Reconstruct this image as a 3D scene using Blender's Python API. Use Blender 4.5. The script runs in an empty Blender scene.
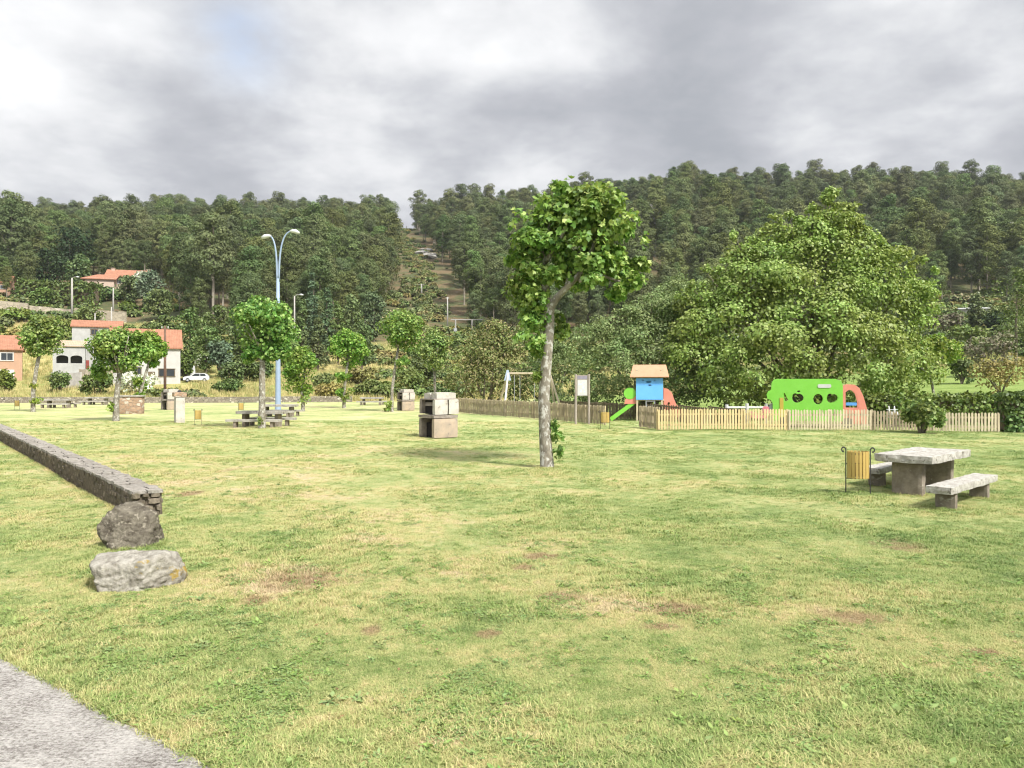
import bpy, math, random
import numpy as np
from mathutils import Vector, Matrix, noise
PI = math.pi
R = math.radians
F, CH, HY = 770.0, 2.2, 384.0            # focal length in pixels, camera height, horizon row
scene = bpy.context.scene
COL = scene.collection
def at(px, Y): return (px - 512.0) / F * Y
def zat(py, Y): return CH + (HY - py) / F * Y
def ground_y(py): return F * CH / (py - HY)

# ------------------------------------------------------------------ terrain height
UC = np.array([-0.75, -0.45, -0.12, 0.25, 0.66])
YK = np.array([-3000, 50, 75, 95, 125, 160, 210, 270, 340, 450, 600, 720, 1000, 1600, 4000.])
HT = np.array([
 [0,0,0,0,0],[0,0,0,0,0],[0,0,0,.3,1.6],[0,0,.2,1.2,3.4],[2.5,2.4,2,3.4,6],[11,8,6,7,10],[24.5,20,15,15,18],
 [36,35,29,31,34],[52,53,50,56,57],[78,80,80,96,95],[112,115,118,137,137],[113,116,120,139,139],
 [80,80,80,100,100],[0,0,0,10,10],[0,0,0,0,0]], float)
def pchip(x, xk, yk):
    h = np.diff(xk); d = np.diff(yk) / h
    m = np.zeros_like(yk)
    for i in range(1, len(yk) - 1):
        if d[i-1] * d[i] > 0:
            w1 = 2*h[i] + h[i-1]; w2 = h[i] + 2*h[i-1]
            m[i] = (w1 + w2) / (w1/d[i-1] + w2/d[i])
    i = np.clip(np.searchsorted(xk, x) - 1, 0, len(xk) - 2)
    t = (x - xk[i]) / h[i]
    return ((1+2*t)*(1-t)**2*yk[i] + t*(1-t)**2*h[i]*m[i] + t*t*(3-2*t)*yk[i+1] + t*t*(t-1)*h[i]*m[i+1])
def Hgt(X, Y):
    X = np.asarray(X, float); Y = np.asarray(Y, float)
    u = np.clip(X / np.maximum(Y, 60.), UC[0], UC[-1])
    cols = [pchip(Y.ravel(), YK, HT[:, k]).reshape(Y.shape) for k in range(5)]
    i = np.clip(np.searchsorted(UC, u) - 1, 0, 3)
    t = (u - UC[i]) / (UC[i+1] - UC[i]); t = t*t*(3-2*t)
    c = np.stack(cols)
    a = np.take_along_axis(c, i[None], 0)[0]; b = np.take_along_axis(c, (i+1)[None], 0)[0]
    z = a*(1-t) + b*t
    far = np.clip((Y - 110) / 200, 0, 1)
    z = z + far * (1.6*np.sin(X*.031 + Y*.017) * np.cos(Y*.023 - X*.011) + .9*np.sin(X*.083 + 1.3)*np.sin(Y*.071))
    near = np.clip(1 - np.hypot(X, Y - 20) / 70, 0, 1)
    z = z + near * .018*(np.sin(X*.9 + 1.1*np.sin(Y*.5)) + np.sin(Y*.8 + X*.3))
    return z
def H(x, y): return float(Hgt(np.array([x]), np.array([y]))[0])

# ------------------------------------------------------------------ node helpers / materials
def nodes_of(name):
    m = bpy.data.materials.new(name); m.use_nodes = True
    nt = m.node_tree; nt.nodes.clear()
    return m, nt
class NT:
    def __init__(s, nt): s.nt = nt
    def n(s, t, **k):
        x = s.nt.nodes.new(t)
        for a, b in k.items(): setattr(x, a, b)
        return x
    def l(s, a, b): s.nt.links.new(a, b)
    def setin(s, node, key, v):
        if hasattr(v, 'is_linked') or isinstance(v, bpy.types.NodeSocket): s.l(v, node.inputs[key])
        else: node.inputs[key].default_value = v
    def math(s, op, a, b=None, clamp=False):
        x = s.n('ShaderNodeMath', operation=op, use_clamp=clamp)
        s.setin(x, 0, a)
        if b is not None: s.setin(x, 1, b)
        return x.outputs[0]
    def mix(s, f, a, b, bt='MIX'):
        x = s.n('ShaderNodeMix', data_type='RGBA', blend_type=bt)
        s.setin(x, 0, f); s.setin(x, 6, a if not isinstance(a, tuple) else (*a, 1)[:4]); s.setin(x, 7, b if not isinstance(b, tuple) else (*b, 1)[:4])
        return x.outputs[2]
    def noise(s, vec, scale, detail=4, rough=.55, dist=0):
        x = s.n('ShaderNodeTexNoise'); s.l(vec, x.inputs['Vector'])
        x.inputs['Scale'].default_value = scale; x.inputs['Detail'].default_value = detail
        x.inputs['Roughness'].default_value = rough; x.inputs['Distortion'].default_value = dist
        return x.outputs['Fac']
    def rng(s, v, a, b, c=0., d=1., smooth=True):
        x = s.n('ShaderNodeMapRange', interpolation_type='SMOOTHSTEP' if smooth else 'LINEAR')
        s.l(v, x.inputs[0])
        for i, q in enumerate((a, b, c, d)): x.inputs[i+1].default_value = q
        return x.outputs[0]
    def ramp(s, v, stops):
        x = s.n('ShaderNodeValToRGB'); s.l(v, x.inputs[0])
        e = x.color_ramp.elements
        while len(e) > 1: e.remove(e[0])
        e[0].position = stops[0][0]; e[0].color = (*stops[0][1], 1)
        for p, c in stops[1:]:
            q = e.new(p); q.color = (*c, 1)
        return x.outputs[0]
    def bump(s, hgt, strength, dist):
        x = s.n('ShaderNodeBump'); s.l(hgt, x.inputs['Height'])
        x.inputs['Strength'].default_value = strength; x.inputs['Distance'].default_value = dist
        return x.outputs[0]
    def out(s, sh):
        o = s.n('ShaderNodeOutputMaterial'); s.l(sh, o.inputs[0])
    def principled(s, col, rough=.8, spec=.3, normal=None, metal=0.):
        p = s.n('ShaderNodeBsdfPrincipled')
        s.setin(p, 'Base Color', col if not isinstance(col, tuple) else (*col, 1)[:4]); s.setin(p, 'Roughness', rough)
        p.inputs['Specular IOR Level'].default_value = spec; p.inputs['Metallic'].default_value = metal
        if normal: s.l(normal, p.inputs['Normal'])
        return p.outputs[0]

KS = {'white render': .58, 'grey white render': .75, 'salmon render': .62, 'white paint': .66, 'bright green plastic': .75, 'salmon red plastic': .82, 'sky blue panel': 1.1, 'pale orange panel roof': .58,
      'yellow varnished slats': .66, 'new yellow pine': .85, 'pale weathered wood': .85, 'weathered pale granite': .88, 'pale granite': .75, 'dark lichened boulder': .62, 'pale granite boulder': .52,
      'weathered wall coping': .70, 'pale mottled plane bark': .78, 'pale blue grey paint': .68, 'white lamp housing': .7, 'yellow panel': .6, 'pink plastic': .6, 'white car paint': .75, 'pale concrete pole': .7,
      'pinkish granite block': .72, 'whitish granite block': .72, 'grey stained granite block': .8, 'pale blue plate': .7, 'weathered fence wood': 1.05, 'grey timber post': .8}
def surf(name, c1, c2, scale=4., rough=.8, spec=.3, bump=.0, bscale=30., c3=None, s3=14., t3=(.58, .7), metal=0., zst=1.0):
    """two-tone noisy surface with optional third blotch colour"""
    ks = KS.get(name, 1.); c1 = tuple(v*ks for v in c1); c2 = tuple(v*ks for v in c2); c3 = tuple(v*ks for v in c3) if c3 else None
    m, nt = nodes_of(name); q = NT(nt)
    tc = q.n('ShaderNodeTexCoord').outputs['Object']
    if zst != 1.0:
        mp = q.n('ShaderNodeMapping'); q.l(tc, mp.inputs[0]); mp.inputs['Scale'].default_value = (1, 1, zst); tc = mp.outputs[0]
    f = q.rng(q.noise(tc, scale, 6, .65), .3, .7)
    col = q.mix(f, c1, c2)
    if c3: col = q.mix(q.rng(q.noise(tc, s3, 5, .6), t3[0], t3[1]), col, c3)
    nrm = q.bump(q.noise(tc, bscale, 5, .7), bump, .02) if bump else None
    q.out(q.principled(col, rough, spec, nrm, metal))
    return m

def leaf_mat(name, cols, trans=.25, rough=.5, spec=.35, nscale=.6, objvar=.25, newleaf=None):
    m, nt = nodes_of(name); q = NT(nt)
    g = q.n('ShaderNodeNewGeometry'); oi = q.n('ShaderNodeObjectInfo')
    n = len(cols)
    col = q.ramp(g.outputs['Random Per Island'], [(i / max(1, n-1), c) for i, c in enumerate(cols)])
    # clump scale hue change that belongs to the plant (older and younger growth)
    tc = q.n('ShaderNodeTexCoord').outputs['Object']
    f = q.rng(q.noise(tc, nscale, 3, .6), .35, .68)
    hs = q.n('ShaderNodeHueSaturation'); q.l(col, hs.inputs['Color'])
    q.l(q.math('ADD', q.math('MULTIPLY', f, .035), .48), hs.inputs['Hue'])
    v = q.math('ADD', q.math('MULTIPLY', oi.outputs['Random'], objvar), 1 - objvar/2)
    q.l(q.math('MULTIPLY', v, q.math('ADD', q.math('MULTIPLY', f, .3), .85)), hs.inputs['Value'])
    hs.inputs['Saturation'].default_value = 1.0
    h2 = q.n('ShaderNodeHueSaturation'); q.l(hs.outputs[0], h2.inputs['Color']); q.l(q.math('ADD', q.math('MULTIPLY', q.math('FRACT', q.math('MULTIPLY', oi.outputs['Random'], 7.31)), .04*(objvar/.3)), .5 - .022*(objvar/.3)), h2.inputs['Hue']); q.l(q.math('ADD', q.math('MULTIPLY', q.math('FRACT', q.math('MULTIPLY', oi.outputs['Random'], 13.7)), .22), .90), h2.inputs['Saturation'])
    c = h2.outputs[0]
    p = q.n('ShaderNodeBsdfPrincipled'); q.l(c, p.inputs['Base Color']); p.inputs['Roughness'].default_value = rough
    p.inputs['Specular IOR Level'].default_value = spec
    t = q.n('ShaderNodeBsdfTranslucent'); q.l(q.mix(.5, c, (1., .95, .35), 'MULTIPLY'), t.inputs[0])
    mx = q.n('ShaderNodeMixShader'); mx.inputs[0].default_value = trans
    q.l(p.outputs[0], mx.inputs[1]); q.l(t.outputs[0], mx.inputs[2])
    q.out(mx.outputs[0]); return m

def lawn_colour(q, pos):
    """colour of the lawn at a world position: green, yellow and straw patches, worn brown spots"""
    mp = q.n('ShaderNodeMapping'); q.l(pos, mp.inputs[0]); mp.inputs['Scale'].default_value = (1, 1, 0)
    P = mp.outputs[0]
    big = q.noise(P, .16, 4, .6, .4); mid = q.noise(P, .75, 5, .62, .3); fine = q.noise(P, 4.2, 5, .75); tiny = q.noise(P, 17., 3, .8)
    s = q.n('ShaderNodeSeparateXYZ'); q.l(pos, s.inputs[0])
    side = q.rng(s.outputs[0], -5., 9., .022, -.022, False)
    for (x, y, rx, ry, w) in DRY:                      # broad areas where the turf has dried out
        d = q.n('ShaderNodeVectorMath', operation='SUBTRACT'); q.l(P, d.inputs[0]); d.inputs[1].default_value = (x, y, 0)
        e = q.n('ShaderNodeVectorMath', operation='MULTIPLY'); q.l(d.outputs[0], e.inputs[0]); e.inputs[1].default_value = (1/rx, 1/ry, 0)
        ln = q.n('ShaderNodeVectorMath', operation='LENGTH'); q.l(e.outputs[0], ln.inputs[0])
        side = q.math('ADD', side, q.rng(ln.outputs['Value'], 0., 1.3, w, 0.))
    v = q.math('ADD', q.math('ADD', q.math('MULTIPLY', big, .26), q.math('MULTIPLY', mid, .36)), q.math('ADD', q.math('MULTIPLY', fine, .30), q.math('MULTIPLY', tiny, .16)))
    v = q.math('ADD', v, side)
    col = q.ramp(v, [(.425, LG[0]), (.487, LG[1]), (.545, LG[2]), (.605, LG[3]), (.665, LG[4])])
    # worn spots of bare earth and dead straw at the places the lawn has them
    total = None
    for (x, y, rx, ry, w) in WORN:
        d = q.n('ShaderNodeVectorMath', operation='SUBTRACT'); q.l(P, d.inputs[0]); d.inputs[1].default_value = (x, y, 0)
        e = q.n('ShaderNodeVectorMath', operation='MULTIPLY'); q.l(d.outputs[0], e.inputs[0]); e.inputs[1].default_value = (1/rx, 1/ry, 0)
        ln = q.n('ShaderNodeVectorMath', operation='LENGTH'); q.l(e.outputs[0], ln.inputs[0])
        k = q.rng(ln.outputs['Value'], 0., 1.25, w, 0.)
        total = k if total is None else q.math('MAXIMUM', total, k)
    n2 = q.noise(P, 4.5, 6, .78)
    mask = q.rng(q.math('ADD', q.math('MULTIPLY', total, .8), q.math('MULTIPLY', n2, 1.3)), .92, 1.3)
    col = q.mix(q.math('MULTIPLY', mask, .8), col, (.29, .205, .13))
    n3 = q.rng(q.noise(P, .9, 6, .72, .6), .655, .72)
    col = q.mix(q.math('MULTIPLY', n3, .65), col, (.27, .2, .125))
    n4 = q.rng(q.noise(P, 7.5, 4, .7, .4), .665, .72)
    col = q.mix(q.math('MULTIPLY', n4, .6), col, (.22, .16, .09))
    return col
LG = [(.14, .205, .07), (.225, .29, .105), (.33, .365, .155), (.44, .41, .205), (.50, .42, .28)]
def gp(px, py):
    y = ground_y(py); return at(px, y), y
WORN = []
DRY = [(*gp(300, 578), 1.3, 1.3, .085), (*gp(330, 500), 2.6, 3., .04), (*gp(420, 540), 1.6, 1.8, .035), (*gp(270, 470), 3., 4., .04), (*gp(560, 600), 1., 1., .035), (*gp(690, 610), 1.2, .8, .05), (*gp(880, 610), 1.6, 1.0, .05), (*gp(480, 745), .9, .35, .04), (*gp(700, 480), 4., 3., .025)]
for (px, py, rx, ry, w) in [(190, 494, .35, .8, 1), (300, 580, 1.0, .9, .75), (372, 627, .16, .25, 1), (540, 557, .35, .35, 1), (523, 568, .25, .25, .9),
                            (560, 597, .4, .4, .8), (675, 611, .45, .35, 1), (487, 633, .2, .2, 1), (660, 628, .3, .2, .8), (985, 652, .2, .15, .9),
                            (850, 620, .8, .45, .75), (900, 545, .7, .9, .7), (230, 470, .5, 1.2, .6), (255, 600, .35, .3, .8)]:
    WORN.append((*gp(px, py), rx, ry, w))

# ------------------------------------------------------------------ mesh helpers
def link(o, parent=None):
    COL.objects.link(o)
    if parent is not None: o.parent = parent
    return o
class MB:
    def __init__(s): s.v = []; s.f = []; s.mi = []; s.cur = 0
    def add(s, vs, fs, M=None):
        b = len(s.v)
        if M is not None: vs = [tuple(M @ Vector(v)) for v in vs]
        s.v += [tuple(v) for v in vs]
        s.f += [tuple(i + b for i in f) for f in fs]; s.mi += [s.cur] * len(fs)
    def box(s, c, d, M=None, rz=0., rx=0., ry=0., taper=1.):
        x, y, z = d[0]/2, d[1]/2, d[2]/2
        t = taper
        vs = [(-x,-y,-z),(x,-y,-z),(x,y,-z),(-x,y,-z),(-x*t,-y*t,z),(x*t,-y*t,z),(x*t,y*t,z),(-x*t,y*t,z)]
        T = Matrix.Translation(Vector(c)) @ Matrix.Rotation(rz, 4, 'Z') @ Matrix.Rotation(ry, 4, 'Y') @ Matrix.Rotation(rx, 4, 'X')
        if M is not None: T = M @ T
        s.add(vs, [(0,3,2,1),(4,5,6,7),(0,1,5,4),(1,2,6,5),(2,3,7,6),(3,0,4,7)], T)
    def tube(s, pts, rad, n=8, cap=True, jit=0., seed=0):
        rnd = random.Random(seed)
        pts = [Vector(p) for p in pts]
        if not isinstance(rad, (list, tuple)): rad = [rad] * len(pts)
        rings = []; up = Vector((0, 0, 1)); prev = None
        for i, p in enumerate(pts):
            d = (pts[min(i+1, len(pts)-1)] - pts[max(i-1, 0)]).normalized()
            a = prev if prev is not None else (Vector((1, 0, 0)) if abs(d.x) < .9 else Vector((0, 1, 0)))
            a = (a - d * a.dot(d)).normalized(); b = d.cross(a); prev = a
            rings.append([p + (a*math.cos(2*PI*k/n) + b*math.sin(2*PI*k/n)) * rad[i] * (1 + rnd.uniform(-jit, jit)) for k in range(n)])
        vs = [v for r in rings for v in r]; fs = []
        for i in range(len(pts)-1):
            for k in range(n):
                k2 = (k+1) % n
                fs.append((i*n+k, i*n+k2, (i+1)*n+k2, (i+1)*n+k))
        if cap:
            fs.append(tuple(reversed(range(n)))); fs.append(tuple((len(pts)-1)*n + k for k in range(n)))
        s.add(vs, fs)
    def prism(s, outline, y0, y1, M=None):
        """outline in XZ extruded along Y"""
        n = len(outline)
        vs = [(x, y0, z) for x, z in outline] + [(x, y1, z) for x, z in outline]
        fs = [tuple(range(n)), tuple(reversed(range(n, 2*n)))] + [(i, i+n, (i+1) % n + n, (i+1) % n) for i in range(n)]
        s.add(vs, fs, M)
    def block(s, c, d, seed=0, amp=.02, seg=.12, M=None, rz=0., rnd=.25, fs_=2.5):
        """rough stone block: a subdivided box with worn edges and an uneven face"""
        import bmesh
        bm = bmesh.new(); bmesh.ops.create_cube(bm, size=1)
        nseg = max(1, min(14, int(max(d) / seg)))
        # subdivide by edge length along each axis
        for ax in range(3):
            cuts = max(0, min(40, int(d[ax] / seg) - 1))
            if cuts:
                es = [e for e in bm.edges if abs((e.verts[0].co - e.verts[1].co)[ax]) > .5 and abs((e.verts[0].co - e.verts[1].co)[(ax+1) % 3]) < 1e-4 and abs((e.verts[0].co - e.verts[1].co)[(ax+2) % 3]) < 1e-4]
                bmesh.ops.subdivide_edges(bm, edges=es, cuts=cuts, use_grid_fill=True)
        md = min(d)
        for v in bm.verts:
            p = Vector((v.co.x*d[0], v.co.y*d[1], v.co.z*d[2]))
            # round the edges
            k = [abs(v.co[i]) > .49 for i in range(3)]
            ne = sum(k)
            if ne >= 2:
                for i in range(3):
                    if k[i]: p[i] -= math.copysign(md * .06 * rnd * ne, p[i]) 
            q = p * fs_ + Vector((seed*7.3, seed*3.1, seed*1.7))
            nv = noise.noise_vector(q); nv2 = noise.noise_vector(q * 3.1)
            p += nv * amp + nv2 * amp * .5 + noise.noise_vector(q * 8.7) * amp * .3
            v.co = p
        bm.verts.ensure_lookup_table()
        T = Matrix.Translation(Vector(c)) @ Matrix.Rotation(rz, 4, 'Z')
        if M is not None: T = M @ T
        vs = [v.co.copy() for v in bm.verts]; fs = [tuple(v.index for v in f.verts) for f in bm.faces]
        bm.free(); s.add(vs, fs, T)
    def build(s, name, mat, parent=None, smooth=False, loc=None, rz=0.):
        me = bpy.data.meshes.new(name); me.from_pydata(s.v, [], s.f)
        for m in (mat if isinstance(mat, (list, tuple)) else [mat]): me.materials.append(m)
        if any(s.mi): me.polygons.foreach_set('material_index', s.mi)
        if smooth: me.polygons.foreach_set('use_smooth', [True] * len(me.polygons))
        me.update()
        o = link(bpy.data.objects.new(name, me), parent)
        if loc is not None: o.location = loc
        o.rotation_euler[2] = rz
        return o
def tag(o, label=None, cat=None, group=None, kind=None):
    if label: o['label'] = label
    if cat: o['category'] = cat
    if group: o['group'] = group
    if kind: o['kind'] = kind
    return o
def thing(name, loc, rz, label, cat, group=None):
    o = link(bpy.data.objects.new(name, None)); o.empty_display_size = .2
    o.location = loc; o.rotation_euler = (0, 0, rz)
    return tag(o, label, cat, group)
def dup(root, loc, rz, label, group=None, scale=None):
    r = root.copy(); COL.objects.link(r); r.location = loc; r.rotation_euler = (0, 0, rz)
    r['label'] = label
    if group: r['group'] = group
    if scale: r.scale = scale
    for ch in list(root.children):
        c = ch.copy(); COL.objects.link(c); c.parent = r
        for g in ch.children:
            d = g.copy(); COL.objects.link(d); d.parent = c
    return r

# leaf clouds
LEAF_PLANE = (np.array([(0,0,0),(0,1,-.08),(-.22,.62,.05),(-.55,.62,.1),(-.42,.2,.1),(.42,.2,.1),(.55,.62,.1),(.22,.62,.05)]),
              [(0,1,2,3,4),(0,5,6,7,1)])
LEAF_OVAL = (np.array([(0,0,0),(.26,.45,.06),(0,1,-.05),(-.26,.45,.06)]), [(0,1,2,3)])
LEAF_NARROW = (np.array([(0,0,0),(.14,.45,.03),(0,1,-.06),(-.14,.45,.03)]), [(0,1,2,3)])
LEAF_TUFT = (np.array([(0,0,0),(.38,.35,.08),(.15,.95,-.05),(-.1,.8,0),(-.36,.4,.08)]), [(0,1,2,3,4)])
def unit(a): return a / np.maximum(1e-9, np.linalg.norm(a, axis=1, keepdims=True))
def leaf_obj(name, C, N, T, S, tpl, mat, parent=None, extra=None, loc=None):
    V, Fs = tpl; n = len(C); k = len(V)
    B = np.cross(N, T)
    W = C[:, None, :] + S[:, None, None] * (V[None, :, 0, None] * B[:, None, :] + V[None, :, 1, None] * T[:, None, :] + V[None, :, 2, None] * N[:, None, :])
    W = W.reshape(-1, 3)
    loops = np.concatenate([np.array(f) for f in Fs]); sizes = np.array([len(f) for f in Fs])
    L = (np.arange(n)[:, None] * k + loops[None]).ravel()
    st = np.concatenate([[0], np.cumsum(sizes)[:-1]])
    LS = (np.arange(n)[:, None] * len(loops) + st[None]).ravel()
    mi = np.zeros(len(LS), np.int32)
    mats = mat if isinstance(mat, (list, tuple)) else [mat]
    if extra is not None:            # (verts, faces) of wood appended with material index 1
        ev, ef = extra
        b = len(W); W = np.vstack([W, np.array(ev)])
        L2 = []; LS2 = []; p = len(L)
        for f in ef:
            LS2.append(p); L2 += [i + b for i in f]; p += len(f)
        L = np.concatenate([L, np.array(L2)]); LS = np.concatenate([LS, np.array(LS2)]); mi = np.concatenate([mi, np.ones(len(LS2), np.int32)])
    me = bpy.data.meshes.new(name)
    me.vertices.add(len(W)); me.vertices.foreach_set('co', W.astype(np.float32).ravel())
    me.loops.add(len(L)); me.loops.foreach_set('vertex_index', L.astype(np.int32))
    me.polygons.add(len(LS)); me.polygons.foreach_set('loop_start', LS.astype(np.int32))
    try: me.polygons.foreach_set('loop_total', np.diff(np.append(LS, len(L))).astype(np.int32))
    except Exception: pass
    for m in mats: me.materials.append(m)
    me.polygons.foreach_set('material_index', mi)
    me.update(calc_edges=True); me.validate()
    o = bpy.data.objects.new(name, me)
    if loc is not None: o.location = loc
    return o
def clump_cloud(rng, cen, rad, per, size, out=1., jit=.55, up=.35, droop=.35, shell=.55, below=.45, pw=.5):
    """cen (m,3), rad (m,3): leaves around each clump, mostly on its upper, outer side"""
    m = len(cen); idx = np.repeat(np.arange(m), per); n = len(idx)
    d = unit(rng.normal(size=(n, 3)))
    flip = (d[:, 2] < -.25) & (rng.random(n) > below); d[flip, 2] *= -1
    rr = shell + (1.06 - shell) * rng.random(n) ** pw
    C = cen[idx] + d * rad[idx] * rr[:, None]
    C += rng.normal(size=(n, 3)) * rad[idx] * .05
    N = unit(d * out + np.array([0, 0, up]) + rng.normal(size=(n, 3)) * jit)
    T0 = d * .6 + np.array([0, 0, -droop]) + rng.normal(size=(n, 3)) * .7
    T = unit(T0 - N * (T0 * N).sum(1, keepdims=True))
    S = size * (.65 + .7 * rng.random(n))
    return C, N, T, S
def subclumps(rng, cen, rad, per, rfrac=(.28, .45), shell=(.6, .95), flat=.75):
    """clumps set round the surface of larger lobes"""
    cs, rs = [], []
    for c, r in zip(cen, rad):
        k = per if isinstance(per, int) else max(3, int(per * float(np.prod(r)) ** (2/3)))
        d = unit(rng.normal(size=(k, 3))); lo = d[:, 2] < -.35; d[lo & (rng.random(k) > .5), 2] *= -1
        f = shell[0] + (shell[1] - shell[0]) * rng.random(k)
        cs.append(c + d * r * f[:, None])
        q = (rfrac[0] + (rfrac[1] - rfrac[0]) * rng.random(k)) * float(np.mean(r))
        rs.append(np.stack([q, q, q * flat], 1))
    return np.vstack(cs), np.vstack(rs)
def cat4(*parts): return tuple(np.concatenate([p[i] for p in parts]) for i in range(4))

# ------------------------------------------------------------------ materials
M = {}
M['bark_pale'] = surf('pale mottled plane bark', (.33, .30, .24), (.16, .14, .11), 7, .9, .1, .6, 30, (.52, .51, .46), 11, (.5, .62), zst=.6)
M['bark_grey'] = surf('grey bark', (.20, .17, .13), (.10, .085, .065), 5, .9, .1, .6, 25, zst=.3)
M['bark_euc'] = surf('pale eucalyptus bark', (.30, .27, .22), (.15, .13, .10), 1.5, .9, .1, 0, zst=.3)
M['leaf_plane'] = leaf_mat('plane tree leaves', [(.065, .14, .025), (.11, .21, .035), (.16, .28, .05), (.24, .37, .085), (.40, .50, .16)], .36, .5, .35)
M['leaf_plane_young'] = leaf_mat('young plane leaves', [(.12, .22, .04), (.18, .29, .06), (.26, .36, .08), (.36, .42, .14)], .35, .45, .4)
M['leaf_big'] = leaf_mat('broad tree leaves', [(.12, .21, .04), (.20, .31, .065), (.29, .41, .10), (.42, .52, .2)], .35, .5, .35, .3)
M['leaf_olive'] = leaf_mat('olive willow leaves', [(.10, .145, .045), (.15, .205, .065), (.205, .26, .09), (.28, .32, .14)], .22, .6, .25, .4)
M['leaf_rust'] = leaf_mat('olive brown shrub leaves', [(.08, .115, .035), (.12, .16, .05), (.18, .20, .075), (.27, .23, .12)], .2, .6, .25, .4)
M['leaf_hedge'] = leaf_mat('hedge leaves', [(.045, .08, .02), (.08, .13, .03), (.12, .18, .045), (.19, .25, .08)], .22, .5, .35, .5)
M['leaf_dark'] = leaf_mat('dark evergreen foliage', [(.018, .035, .014), (.03, .055, .02), (.045, .075, .028)], .1, .6, .2, .4)
M['leaf_mid'] = leaf_mat('mid green foliage', [(.055, .085, .027), (.085, .13, .04), (.12, .175, .055), (.17, .22, .08)], .2, .55, .25, .3)
M['leaf_light'] = leaf_mat('light green foliage', [(.09, .14, .035), (.14, .20, .05), (.2, .26, .075)], .25, .55, .25, .4)
M['leaf_blue'] = leaf_mat('blue green foliage', [(.08, .12, .07), (.12, .165, .1), (.17, .22, .14)], .15, .6, .2, .5)
M['leaf_dry'] = leaf_mat('yellowish dry shrub foliage', [(.17, .17, .06), (.24, .22, .08), (.31, .28, .12)], .2, .7, .2, .5)
M['leaf_grey'] = leaf_mat('grey brown twiggy foliage', [(.15, .13, .09), (.2, .18, .13), (.14, .17, .08)], .15, .7, .2, .5)
M['blossom'] = leaf_mat('white blossom', [(.8, .8, .72), (.7, .72, .6), (.18, .26, .09), (.78, .78, .74)], .2, .6, .2, .5)
M['leaf_euc'] = leaf_mat('eucalyptus foliage', [(.075, .096, .042), (.095, .122, .052), (.12, .152, .064), (.155, .188, .085)], .18, .7, .10, .10, .45)
M['leaf_euc_green'] = leaf_mat('greener wood foliage', [(.075, .105, .042), (.10, .138, .052), (.13, .172, .066), (.17, .215, .09)], .18, .7, .10, .10, .45)
M['leaf_young_euc'] = leaf_mat('young blue green eucalyptus foliage', [(.07, .11, .06), (.1, .15, .075), (.14, .2, .1)], .15, .6, .2, .3, .3)

M['stone'] = surf('weathered pale granite', (.54, .52, .47), (.33, .31, .27), 9, .92, .15, 1., 55, (.19, .175, .145), 16, (.57, .66))
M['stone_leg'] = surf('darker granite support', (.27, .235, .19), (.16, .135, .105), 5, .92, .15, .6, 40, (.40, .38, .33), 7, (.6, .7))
M['stone_far'] = surf('pale granite', (.5, .47, .41), (.3, .28, .24), 3, .92, .15, .4, 20, (.16, .14, .12), 5, (.58, .68))
M['rock_dark'] = surf('dark lichened boulder', (.29, .26, .20), (.10, .085, .065), 7, .95, .1, 1., 30, (.40, .36, .28), 16, (.55, .66))
M['rock_pale'] = surf('pale granite boulder', (.70, .665, .57), (.32, .29, .235), 8, .95, .1, 1., 34, (.55, .40, .12), 3.2, (.62, .68))
M['slate_top'] = surf('weathered wall coping', (.40, .37, .33), (.24, .215, .185), 6, .95, .1, .8, 35, (.12, .10, .085), 9, (.58, .66))
M['granite_a'] = surf('pinkish granite block', (.55, .43, .32), (.42, .35, .28), 3, .9, .15, .4, 30, (.3, .25, .2), 6, (.6, .7))
M['granite_b'] = surf('whitish granite block', (.66, .62, .56), (.5, .46, .40), 3, .9, .15, .4, 30, (.3, .27, .23), 6, (.62, .72))
M['granite_c'] = surf('grey stained granite block', (.36, .31, .27), (.22, .19, .165), 4, .9, .15, .4, 30, (.5, .46, .4), 5, (.62, .72))
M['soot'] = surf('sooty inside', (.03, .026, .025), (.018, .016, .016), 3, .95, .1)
M['wood_new'] = surf('new yellow pine', (.66, .53, .29), (.54, .42, .21), 3, .7, .25, .2, 30, (.36, .29, .17), 3, (.58, .72), zst=.3)
M['wood_old'] = surf('weathered fence wood', (.36, .30, .20), (.24, .20, .135), 3, .85, .15, .3, 30, (.46, .38, .22), 4, (.58, .68), zst=.3)
M['wood_pale'] = surf('pale weathered wood', (.62, .54, .38), (.46, .39, .27), 3, .85, .15, .3, 30, (.34, .29, .2), 4, (.6, .68), zst=.3)
M['wood_dark'] = surf('dark stained wood', (.15, .12, .075), (.10, .08, .055), 3, .85, .15, zst=.3)
M['wood_bin'] = surf('yellow varnished slats', (.68, .49, .15), (.56, .39, .11), 4, .55, .4, .15, 30, (.44, .32, .12), 6, (.6, .7), zst=.2)
M['wood_grey'] = surf('grey timber post', (.42, .37, .31), (.3, .26, .22), 3, .85, .15, .3, 30, zst=.3)
M['iron'] = surf('black iron', (.03, .03, .032), (.045, .04, .04), 8, .5, .5, metal=.3)
M['lamp_paint'] = surf('pale blue grey paint', (.36, .46, .62), (.32, .42, .57), 2, .4, .5)
M['lamp_head'] = surf('white lamp housing', (.72, .74, .74), (.62, .64, .64), 4, .4, .5)
M['blue'] = surf('sky blue panel', (.10, .33, .72), (.12, .36, .74), 2, .4, .5)
M['green'] = surf('bright green plastic', (.22, .62, .06), (.25, .66, .08), 2, .35, .5)
M['salmon'] = surf('salmon red plastic', (.72, .25, .17), (.75, .29, .21), 2, .4, .5)
M['orange_roof'] = surf('pale orange panel roof', (.80, .43, .26), (.74, .38, .22), 2, .5, .4)
M['yellow'] = surf('yellow panel', (.75, .58, .1), (.7, .52, .09), 2, .4, .5)
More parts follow.
